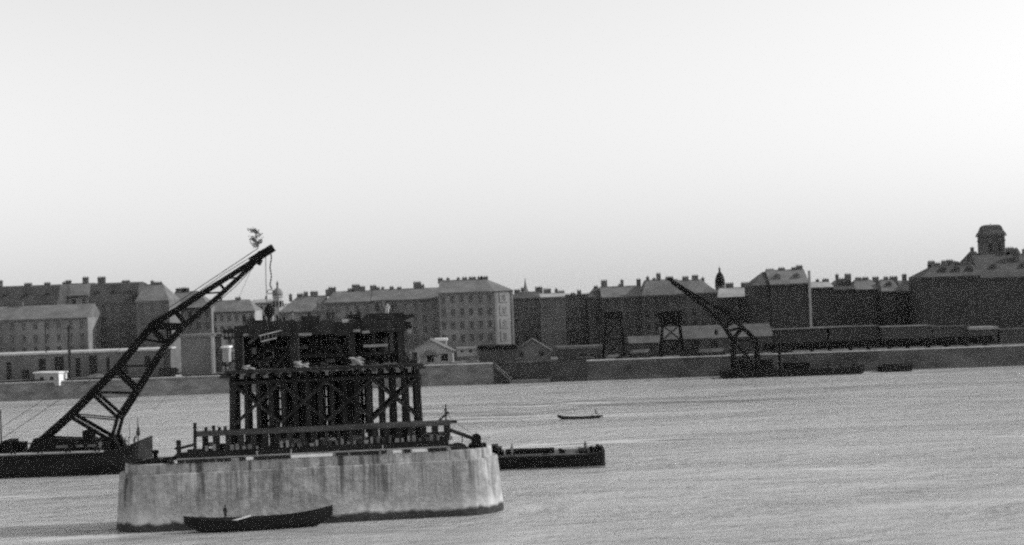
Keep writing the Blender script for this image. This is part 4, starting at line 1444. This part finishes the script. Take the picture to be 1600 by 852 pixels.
heap('pale sacks heaped at the foot of the first trestle column', 379, 392, 573, 7, 'canvas')
heap('pale sacks heaped beside the second wide trestle column', 462, 476, 572, 10, 'canvas')
heap('tallest pale heap of sacks in the third trestle bay', 549, 567, 570, 15, 'canvas')
t = thing('junk_pile', 'dark lumber pile on the right end of the trestle platform', 'lumber pile', L(PV(640, 565, 3)[0], 3, ZD1))
for k in range(6):
    u = PV(634 + 2.2 * k, 560, 3)[0]
    MB().bar(L(u, 2.2, ZD1 - .1), L(u + random.uniform(-.8, .5), 3.6, ZD1 + random.uniform(.6, 1.7)), .28).build('timber', 'dark_timber', t)
MB().lbox(PV(633, 560, 2)[0], PV(652, 560, 2)[0], 1.6, 3.0, ZD1 - .11, ZD1 + .35).build('timber', 'dark_timber', t)

# people and gear on the trestle top
zt_ = Z3 - .64
people_top = [(382, 'work', 'd', 'man bending over at the left end of the trestle top'), (388, 'sit', 'd', 'crouching man second from the left on the trestle top'),
              (457, 'stand', 'g', 'man in grey coat standing left of centre on the trestle top'), (482, 'work', 'd', 'dark stooping man left of the thin pole on the trestle top'),
              (513, 'stand', 'd', 'left man of the close pair in the middle of the trestle top'), (521, 'reach', 'd', 'right man of the close pair in the middle of the trestle top'),
              (542, 'sit', 'd', 'seated man above the pale board on the trestle top'), (561, 'stand', 'd', 'man standing just left of the raised timber stack')]
for px, kd, cl, lab in people_top:
    u, _ = PV(px, 496, 3.4)
    person(lab, kd, cl, L(u, 3.4 if kd != 'sit' else 2.6, zt_), random.uniform(-.8, .8), 'workers on the trestle')
for px, kd, cl, lab in ((590, 'sit', 'd', 'leftmost of four men on the raised timber stack'), (598, 'work', 'g', 'second of four men on the raised timber stack'), (606, 'sit', 'p', 'third man in pale shirt on the raised timber stack'), (614, 'sit', 'd', 'rightmost of four men on the raised timber stack')):
    u, _ = PV(px, 485, 3.0)
    person(lab, kd, cl, L(u, 3.0, zt2 - .12), random.uniform(-.6, .6), 'workers on the trestle')
q = MB()
ua_, ub_ = PV(444, 498, 2.4)[0], PV(468, 498, 2.4)[0]
for k in range(4):
    q.lbox(ua_ + k * .25, ub_ - k * .2, 2.2, 3.0, Z3 - .63 + k * .22, Z3 - .42 + k * .22)
tag(q.build('plank_stack', 'dark_timber'), 'low stack of dark planks left of centre on the trestle top', 'planks')
q = MB()
ua_, ub_ = PV(535, 498, 1.9)[0], PV(554, 497, 1.9)[0]
q.lbox(ua_, ub_, 1.76, 2.5, Z3 - .63, Z3 + .08)
tag(q.build('pale_plank', 'pale_timber'), 'pale plank lying on the trestle top edge', 'plank')
# man on the beam end, on the pier
person('man standing at the right end of the long staging beam', 'stand', 'd', L(PV(697, 660, 1.7)[0], 1.7, zb1), 1.2)

# ------------------------------------------------------------------ boats
p0, p1 = G(306, 831), G(505, 817)
mid = (p0 + p1) / 2
rz_b = math.atan2(p1.y - p0.y, p1.x - p0.x)
rz_b = PA + rad(1.0)
bt = L((PV(405, 822, -1.6)[0]), -1.75, -.35)
big = boat('wooden_barge', 'long black wooden boat moored against the front of the pier', bt, rz_b, 16.6, 2.7, 1.6, 1.0, .6, 'hull_steel', (-.1, .25, .6), 'dark_timber')
dk = MB()
dk.box(-5.6, -2.6, -.95, .95, 1.36, 1.44)
xf(dk, bt, rz_b).build('stern_deck', 'dark_timber', big)
a = L(PV(350, 815, -2.2)[0], -2.2, 1.05)
b_ = L(PV(392, 807, -1.4)[0], -1.4, 1.75)
q = MB()
q.bar(a, b_, .3, .12)
tag(q.build('plank', 'white_paint'), 'white plank lying aslant across the black boat', 'plank')
person('man in dark coat and pale trousers standing in the black boat', 'stand', 'q', L(PV(352, 803, -1.75)[0], -1.75, -.35 + 1.44 / PS), 2.6)
q = MB()
for k, px in enumerate((322, 328, 345)):
    c_ = L(PV(px, 814, -1.9)[0], -1.9, 0)
    q.tube(c_ + Vector((-.3, 0, .9)), c_ + Vector((.4, .1, 1.25)), .2, n=7)
tag(q.build('rope_coils', 'tarred_timber'), 'dark coiled ropes in the left end of the black boat', 'ropes')

# rowing boat out on the river
pb0, pb1 = G(875, 656), G(939, 653.5)
rb_ = math.atan2(pb1.y - pb0.y, pb1.x - pb0.x) * .3
rc = (pb0 + pb1) / 2
rwb = boat('rowing_boat', 'slender dark rowing boat alone on the open river', (rc.x, rc.y + .5, -.12), rb_, 9.2, 1.5, .55, .12, .55, 'tarred_timber', (-.3, .1, .55))
person('lone rower sitting in the slender boat on the open river', 'sit', 'd', (P(931, 652, rc.y).x, rc.y + .5, .55), 1.5)
q = MB()
for s_ in (-1, 1):
    q.tube((P(927, 652, rc.y).x, rc.y + .5 + s_ * .6, .75), (P(922, 652, rc.y).x, rc.y + .5 + s_ * 2.4, .05), .04, .05, 6)
tag(q.build('oars', 'dark_timber'), 'pair of oars dipping beside the slender rowing boat', 'oars')


q = MB()
sx = P(931, 652, rc.y).x
q.box(sx - .7, sx + .75, rc.y + .1, rc.y + .9, .08, .54)
q.build('stern_seat', 'tarred_timber', rwb)
# ------------------------------------------------------------------ barges and cranes
def hull(xl, xr, y0, y1, z, bowz=0.0, bowlen=4.0, left_bow=False, rake=1.2):
    """flat river barge along x with a raised right end"""
    rings = []
    st_ = [(xl, 1, 0, 0), (xl + .5, 1, 0, 0), (xr - bowlen, 1, 0, 0), (xr - bowlen * .5, .98, .25, .3), (xr - bowlen * .15, .93, .75, .9), (xr, .86, 1.0, 1.3)]
    ym, hw = (y0 + y1) / 2, (y1 - y0) / 2
    for x, wf_, rf, kf in st_:
        kz = -1.0 + kf * rake
        top = z + bowz * rf
        rings.append([Vector((x, ym - hw * wf_ * .94, kz)), Vector((x, ym + hw * wf_ * .94, kz)), Vector((x, ym + hw * wf_, top)), Vector((x, ym - hw * wf_, top))])
    return MB().loft(rings)


CY0, CY1 = 217.5, 228
ZDK = P(100, 707, 217.5).z
xr = P(224, 700, 221.5).x
cr = thing('floating_crane', 'large black floating crane with a lattice jib leaning over the river at left', 'floating crane', (P(110, 740, 221.5).x, 222.5, 0))
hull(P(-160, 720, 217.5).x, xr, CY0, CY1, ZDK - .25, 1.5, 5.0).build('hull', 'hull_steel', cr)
MB().box(P(-158, 720, 217.5).x, xr - 5.6, CY0 + .3, CY1 - .3, ZDK - .247, ZDK - .1).build('deck', 'deck_grey', cr)
MB().box(P(-160, 720, 217.5).x, xr - 5.4, CY0 - .15, CY0 - .004, ZDK - .7, ZDK - .3).build('rubbing_strake', 'black_steel', cr)
for px in (18, 60, 104, 150, 186):
    x = P(px, 706, 217.5).x
    q = MB()
    q.tube((x - .3, CY0 + .7, ZDK - .1), (x - .3, CY0 + .7, ZDK + .5), .14, n=8)
    q.tube((x + .3, CY0 + .7, ZDK - .1), (x + .3, CY0 + .7, ZDK + .5), .14, n=8)
    q.build('mooring_bitt', 'black_steel', cr)
# jib: two side frames
YC = 222.5


def J(px, py, s):
    y = YC
    p = P(px, py, y)
    f_ = max(0, min(1, (690 - py) / 300))
    hw = 1.7 * (1 - f_) + .4 * f_
    return Vector((p.x, y + s * hw, p.z))


UPC = [(62, 692), (109, 650), (146, 613), (182, 577), (240, 506), (284, 480), (317, 458), (352, 436), (424, 390)]
LOC = [(178, 688), (188, 651), (214, 611), (258, 541), (288, 509), (343, 462), (385, 423), (408, 401)]
for s in (-1, 1):
    for pts, w0, w1, nm in ((UPC, .85, .66, 'upper_chord'), (LOC, .75, .48, 'lower_chord')):
        n = len(pts) - 1
        q = MB()
        for i in range(n):
            f0, f1 = i / n, (i + 1) / n
            a0, a1 = w0 + (w1 - w0) * f0, w0 + (w1 - w0) * f1
            q.bar(J(*pts[i], s), J(*pts[i + 1], s), a0 * .6, a0, a1 * .6, a1)
        q.build(nm, 'black_steel', cr)
    for (x0, y0, x1, y1, w_) in ((240, 508, 287, 510, .9), (239, 514, 258, 536, .5), (264, 510, 264, 531, .4), (275, 488, 289, 505, .4), (182, 577, 214, 608, .55), (146, 613, 188, 651, .5), (113, 649, 180, 688, .55),
                                 (182, 573, 237, 571, .16), (146, 613, 207, 614, .2), (113, 648, 186, 655, .2), (284, 483, 319, 481, .22), (317, 459, 344, 457, .25), (343, 443, 351, 453, .2), (352, 436, 369, 434, .22), (222, 530, 258, 536, .2)):
        MB().bar(J(x0, y0, s), J(x1, y1, s), w_ * .7, w_).build('strut', 'black_steel', cr)
for (px, py) in UPC[1:-1] + LOC[1:-1]:
    MB().bar(J(px, py, -1), J(px, py, 1), .3).build('cross_tie', 'black_steel', cr)
MB().bar(J(240, 508, 0) + Vector((0, 0, -.3)), J(286, 510, 0) + Vector((0, 0, -.3)), 1.6, .7).build('knee_beam', 'black_steel', cr)
# jib head with sheaves
MB().bar(J(392, 409, 0), J(427, 387, 0), 1.2, 1.15).build('jib_head', 'black_steel', cr)
MB().bar(J(402, 413, 0), J(406, 405, 0), 1.2, .9).build('head_bracket', 'black_steel', cr)
for px, py, r_ in ((421, 390, .42), (408, 397, .5)):
    q = MB()
    c_ = J(px, py, 0)
    q.tube(c_ + Vector((0, -.95, 0)), c_ + Vector((0, .95, 0)), r_, n=14)
    q.build('sheave', 'black_steel', cr)
# ropes
for pts, r_ in (([(402, 389), (330, 437), (264, 481), (230, 507)], .07), ([(412, 389), (350, 428), (290, 470), (246, 500)], .06), ([(396, 418), (368, 448), (338, 474), (300, 508), (276, 530), (250, 556)], .06),
                ([(393, 420), (372, 468), (340, 540), (240, 640)], .03), ([(415, 394), (415.5, 440), (417, 476)], .06)):
    q = MB()
    q.path([J(x, y, 0) for x, y in pts], r_)
    q.build('rope', 'rope', cr)
q = MB()
q.path([J(5, 684, 0), J(69, 641, 0), J(182, 566, 0)], .05)
q.build('guy_rope', 'rope', cr)
q = MB()
q.path([J(2, 668, 0), J(45, 640, 0), J(205, 534, 0)], .04)
q.build('guy_rope', 'rope', cr)
# twisted chain and ring
q = MB()
pts = []
for k in range(22):
    f_ = k / 21
    pts.append(J(423 + 1.0 * math.sin(f_ * 11) - (0 if f_ < .85 else 0), 396 + f_ * 50, 0))
for i, (a, b_) in enumerate(zip(pts[:-1], pts[1:])):
    q.bar(a, b_, .22 if i % 2 else .12, .12 if i % 2 else .22)
pts = [J(422, 446, 0), J(425, 452, 0)]
q.bar(pts[0], pts[1], .2)
q.build('chain', 'rope', cr)
q = MB()
rc_ = J(422, 456, 0)
q.path([rc_ + Vector((.46 * math.cos(a), .1 * math.sin(a), .3 * math.sin(a))) for a in [2 * math.pi * k / 12 for k in range(13)]], .07)
q.build('ring', 'rope', cr)
# hook block
c_ = J(421, 487, 0)
hb = MB().lathe(c_, [(.2, 1.2), (.75, .6), (.85, .1), (.7, -.5), (.25, -1.0)][::-1], 12).build('hook_block', 'black_steel', cr)
q = MB()
q.path([c_ + Vector((0, 0, -.9)), c_ + Vector((0, 0, -1.7)), c_ + Vector((.35, 0, -2.1)), c_ + Vector((.7, 0, -1.9)), c_ + Vector((.75, 0, -1.5))], .14, 6)
q.build('hook', 'black_steel', hb)
# base: pedestals, engine house, winches
for px, py in ((66, 690), (178, 688)):
    for s in (-1, 1):
        c_ = J(px, py, s)
        q = MB()
        q.hexa([(c_.x - 1.7, c_.y - .6, ZDK - .1), (c_.x + 1.5, c_.y - .6, ZDK - .1), (c_.x + 1.5, c_.y + .6, ZDK - .1), (c_.x - 1.7, c_.y + .6, ZDK - .1),
                (c_.x - .6, c_.y - .5, c_.z + .7), (c_.x + .6, c_.y - .5, c_.z + .7), (c_.x + .6, c_.y + .5, c_.z + .7), (c_.x - .6, c_.y + .5, c_.z + .7)])
        q.build('jib_foot', 'black_steel', cr)
for s in (-1, 1):
    MB().bar(J(64, 685, s), J(146, 688, s), .4, .5).build('base_beam', 'black_steel', cr)
x0, x1 = P(52, 705, 222.5).x, P(132, 700, 222.5).x
MB().hexa([(x0, 219.7, ZDK - .1), (x1, 219.7, ZDK - .1), (x1, 225.5, ZDK - .1), (x0, 225.5, ZDK - .1), (x0 + 1.8, 220, ZDK + 1.9), (x1, 220, ZDK + 1.5), (x1, 225.1, ZDK + 1.5), (x0 + 1.8, 225.1, ZDK + 1.9)]).build('engine_house', 'black_steel', cr)
for px, pz, r_ in ((140, 693, .9), (152, 697, .7), (164, 694, .8), (172, 698, .6)):
    c_ = P(px, pz, 221.5)
    q = MB()
    q.tube((c_.x, 220.1, ZDK + .9), (c_.x, 224, ZDK + .9), r_, n=14)
    q.build('winch_drum', 'black_steel', cr)
    MB().box(c_.x - .35, c_.x + .35, 219.7, 220.05, ZDK - .1, ZDK + 1.2).build('winch_frame', 'hull_steel', cr)
MB().box(P(137, 690, 221.5).x - .5, P(137, 690, 221.5).x + .7, 220.5, 223.5, ZDK + 1.2, ZDK + 2.9).build('boiler', 'black_steel', cr)
for px, wd in ((96, .9), (124, .5), (143, .6)):
    c_ = P(px, 698, 219.5)
    MB().box(c_.x - wd, c_.x + wd, 219.55, 219.69, ZDK + .5, ZDK + .85).build('light_panel', 'grey_steel', cr)
for px, yt, r_ in ((203, 658, .06), (216, 652, .1)):
    c_ = P(px, 690, 221.5)
    MB().tube((c_.x, 221.5, ZDK - .1), (c_.x, 221.5, P(px, yt, 221.5).z), r_, r_ * .5, 6).build('mast', 'black_steel', cr)
c_ = P(216, 676, 221.5)
MB().lathe((c_.x, 221.5, c_.z - .6), [(.1, 0), (.35, .4), (.25, .9), (.1, 1.6)], 8).build('furled_flag', 'tarred_timber', cr)
c_ = P(2, 690, 221.5)
MB().tube((c_.x, 221.5, ZDK - .1), (c_.x, 221.5, P(2, 640, 221.5).z), .14, .09, 8).build('mast', 'black_steel', cr)
q = MB()
for k in range(6):
    c_ = P(-6 + k * 7, 707, 220.5)
    q.box(c_.x - .6, c_.x + .6, 219.5 + (k % 3) * .8, 222 + (k % 2), ZDK - .1, ZDK + (.9, 1.3, 1.7, 1.9, 1.5, 1.4)[k])
q.build('deck_winch', 'black_steel', cr)
MB().bar(P(26, 694, 220.5), P(58, 693, 220.5), .18).build('deck_spar', 'black_steel', cr)
person('man in dark clothes near the bow of the large floating crane', 'stand', 'd', (P(196, 700, 219.5).x, 219.5, ZDK - .1), .5)
person('man in a pale shirt at the bow of the large floating crane', 'stand', 'p', (P(202, 700, 220.5).x, 220.5, ZDK - .1), -.5)
person('man stooping at the bow tip of the large floating crane', 'work', 'd', (P(210, 700, 222).x, 222, ZDK + .2), .9)
person('man working between the winches of the large floating crane', 'work', 'g', (P(157, 700, 219).x, 218.8, ZDK - .1), .3)

# green branch tied to the jib head
c_ = J(403, 389, 0)
t = thing('small_tree', 'bare leafy sapling tied upright above the jib head', 'tree', c_)
top = J(398, 360, 0)
MB().tube(c_, top, .09, .02, 6).build('trunk', 'bark', t)
tw, lf = MB(), MB()
rnd = random.Random(3)
for k in range(34):
    f_ = rnd.uniform(.12, .97)
    p = c_.lerp(top, f_)
    ln = rnd.uniform(.5, 1.35) * (1.2 - .7 * abs(f_ - .55))
    a = rnd.uniform(0, 6.28)
    d = Vector((math.cos(a), math.sin(a) * .8, rnd.uniform(.0, .8))).normalized()
    e = p + d * ln
    tw.tube(p, e, .03, .012, 4)
    for _ in range(9):
        c2 = p.lerp(e, rnd.uniform(.25, 1.05)) + Vector((rnd.uniform(-.2, .2), rnd.uniform(-.2, .2), rnd.uniform(-.2, .2)))
        s1 = Vector((rnd.uniform(-1, 1), rnd.uniform(-1, 1), rnd.uniform(-1, 1))).normalized() * .17
        s2 = s1.orthogonal().normalized() * .1
        lf.add([c2 - s1, c2 + s2, c2 + s1, c2 - s2], [(0, 1, 2, 3)])
tw.build('twigs', 'bark', t)
lf.build('crown', 'leaf', t)

# flat barge behind the pier
BZ = P(860, 711, 207.5).z
xr = P(943.5, 715, 210.5).x
fb = thing('flat_barge', 'flat black work barge sticking out behind the right end of the pier', 'barge', (P(860, 730, 210.5).x, 211, 0))
hull(P(640, 720, 207.5).x, xr, 207, 215, BZ - .1, .55, 2.6, rake=.4).build('hull', 'hull_steel', fb)
MB().box(P(640, 720, 207.5).x, xr - 2.5, 206.85, 206.996, BZ - .45, BZ - .25).build('rubbing_strake', 'black_steel', fb)
MB().box(P(642, 720, 207.5).x, xr - 2.7, 207.3, 214.7, BZ - .097, BZ - .02).build('deck', 'beam_timber', fb)
MB().box(P(905, 708, 208.5).x, P(918, 708, 208.5).x, 208, 212.5, BZ - .017, BZ + .35).build('hatch', 'black_steel', fb)
for px, h_ in ((876, .7), (881, .5), (924, .9), (930, .8), (934, 1.15), (938, .7)):
    x = P(px, 708, 209).x
    q = MB()
    q.tube((x, 209, BZ - .05), (x, 209, BZ + h_), .2, .26, 8)
    q.tube((x - .4, 209, BZ + h_ * .7), (x + .4, 209, BZ + h_ * .7), .09, n=6)
    q.build('mooring_bitt', 'black_steel', fb)
q = MB()
a, b_ = P(790, 706, 208.5), P(866, 703.5, 208.5)
q.tube((a.x, 208.5, BZ + .55), (b_.x, 208.5, BZ + .55), .42, n=12)
tag(q.build('long_pipe', 'black_steel'), 'long dark pipe lying on the deck of the flat barge', 'pipe')
for px in (800, 852):
    x = P(px, 706, 208.5).x
    q = MB()
    q.box(x - .3, x + .3, 207.9, 209.1, BZ - .018, BZ + .2)
    tag(q.build('chock', 'dark_timber'), f'wooden chock under the {"left" if px == 800 else "right"} end of the long pipe', 'chock')
person('man standing upright by the long pipe on the flat barge', 'stand', 'g', (P(800, 707, 207.8).x, 207.7, BZ - .02), .8)
person('man stooping at the pier end of the flat barge', 'work', 'd', (P(779, 708, 208.5).x, 208.5, BZ - .02), -1.2)
person('man sitting near the bow of the flat barge', 'sit', 'd', (P(905, 706, 209.5).x + .9, 209.5, BZ + .35), .6)
q = MB()
for k in range(5):
    x = P(770 + k * 3, 709, 209.5).x
    q.box(x - .5, x + .5, 209, 211.5, BZ - .02, BZ + (1.0, 1.5, .8, 1.1, .6)[k])
tag(q.build('gear_pile', 'tarred_timber'), 'dark heap of gear on the barge next to the pier', 'gear')
q = MB()
q.box(P(700, 730, 205.5).x, P(946, 728, 205.5).x, 205.4, 206, -.3, .1)
tag(q.build('fender_log', 'mid_timber'), 'floating fender log along the flat barge waterline', 'log')

# far floating crane at the right quay
fc = thing('floating_crane', 'smaller floating crane with its jib leaning left at the far quay', 'floating crane', (P(1200, 582, 394).x, 394, 0))
FY = 394.0
hull(P(1128, 575, FY).x, P(1345, 570, FY).x, 389.5, 398.5, 2.0, .6, 5).build('hull', 'hull_steel', fc)


def K(px, py, s):
    p = P(px, py, FY)
    f_ = max(0, min(1, (532 - py) / 95))
    return Vector((p.x, FY + s * (2.2 * (1 - f_) + .5 * f_), p.z))


KU = [(1182, 532), (1160, 512), (1134, 488), (1100, 470), (1048, 438)]
KL = [(1145, 532), (1133, 512), (1115, 492), (1088, 470), (1050, 441)]
zdk = 1.9
for s in (-1, 1):
    for pts, nm in ((KU, 'upper_chord'), (KL, 'lower_chord')):
        q = MB()
        for a, b_ in zip(pts[:-1], pts[1:]):
            q.bar(K(*a, s), K(*b_, s), .6, .8)
        q.build(nm, 'black_steel', fc)
    for x0, y0, x1, y1 in ((1160, 512, 1145, 530), (1133, 512, 1145, 500), (1146, 502, 1133, 512), (1134, 488, 1115, 490), (1100, 470, 1102, 481), (1160, 512, 1138, 517)):
        MB().bar(K(x0, y0, s), K(x1, y1, s), .5).build('strut', 'black_steel', fc)
    for px in (1145, 1182):
        p = K(px, 532, s)
        MB().bar((p.x, p.y, zdk), p, .9, .9, .6, .6).build('tower_leg', 'black_steel', fc)
    a, b_ = K(1145, 532, s), K(1182, 532, s)
    MB().bar((a.x, a.y, zdk + .4), b_, .35).build('brace', 'black_steel', fc)
    MB().bar((b_.x, b_.y, zdk + .4), a, .35).build('brace', 'black_steel', fc)
    MB().bar(a, b_, .5).build('cross_beam', 'black_steel', fc)
for px, py in KU + KL:
    MB().bar(K(px, py, -1), K(px, py, 1), .28).build('cross_tie', 'black_steel', fc)
MB().bar(K(1060, 446, 0), K(1044, 435, 0), 1.2, .9).build('jib_head', 'black_steel', fc)
q = MB()
q.path([K(1048, 440, 0), K(1119, 497, 0), K(1119, 516, 0)], .06)
q.build('rope', 'rope', fc)
c_ = K(1119, 519, 0)
MB().lathe(c_, [(.15, -.9), (.5, -.4), (.55, .1), (.15, .8)], 10).build('hook_block', 'black_steel', fc)
x0, x1 = P(1108, 540, FY).x, P(1262, 540, FY).x
MB().box(P(1156, 560, FY).x, P(1204, 560, FY).x, FY - 3.2, FY + 3, zdk + .1, 4.6).build('engine_house', 'black_steel', fc)
MB().box(P(1155, 560, FY).x, P(1205, 560, FY).x, FY - 3.4, FY + 3.2, 4.603, 4.8).build('house_roof', 'hull_steel', fc)
MB().box(P(1225, 560, FY).x, P(1262, 560, FY).x, FY - 2.4, FY + 2, zdk + .1, 3.6).build('coal_bunker', 'black_steel', fc)
MB().tube((P(1218, 560, FY).x, FY, zdk), (P(1218, 540, FY).x, FY, 8.0), .4, n=10).build('funnel', 'black_steel', fc)
for px in (1290, 1310, 1330):
    c_ = P(px, 570, FY)
    MB().tube((c_.x, FY - 3, zdk), (c_.x, FY - 3, zdk + 1.0), .3, n=8).build('mooring_bitt', 'black_steel', fc)
hull_lighter = thing('lighter', 'low dark lighter moored beside the far crane hull at right', 'barge', (P(1395, 578, 396).x, 397, 0))
hull(P(1376, 575, 396).x, P(1424, 570, 396).x, 394, 399.5, 1.6, .5, 3).build('hull', 'hull_steel', hull_lighter)
MB().box(P(1384, 575, 396).x, P(1408, 575, 396).x, 395, 398.5, 1.603, 2.2).build('hatch', 'tarred_timber', hull_lighter)

# ------------------------------------------------------------------ river haze
h = MB()
h.box(-4700, 4700, -320, 9100, -4.0, 56.0)
hz = h.build('haze', 'ground')
hz.data.materials.clear()
hm = bpy.data.materials.new('haze')
hm.use_nodes = True
t = hm.node_tree
t.nodes.clear()
out = t.nodes.new('ShaderNodeOutputMaterial')
pv = t.nodes.new('ShaderNodeVolumePrincipled')
pv.inputs['Color'].default_value = (.9, .9, .9, 1)
pv.inputs['Density'].default_value = HAZE_DENSITY
pv.inputs['Anisotropy'].default_value = 0.2
t.links.new(pv.outputs[0], out.inputs['Volume'])
hz.data.materials.append(hm)
tag(hz, kind='stuff')
hz['label'] = 'thin pale haze over the river and town'
hz.display_type = 'WIRE'
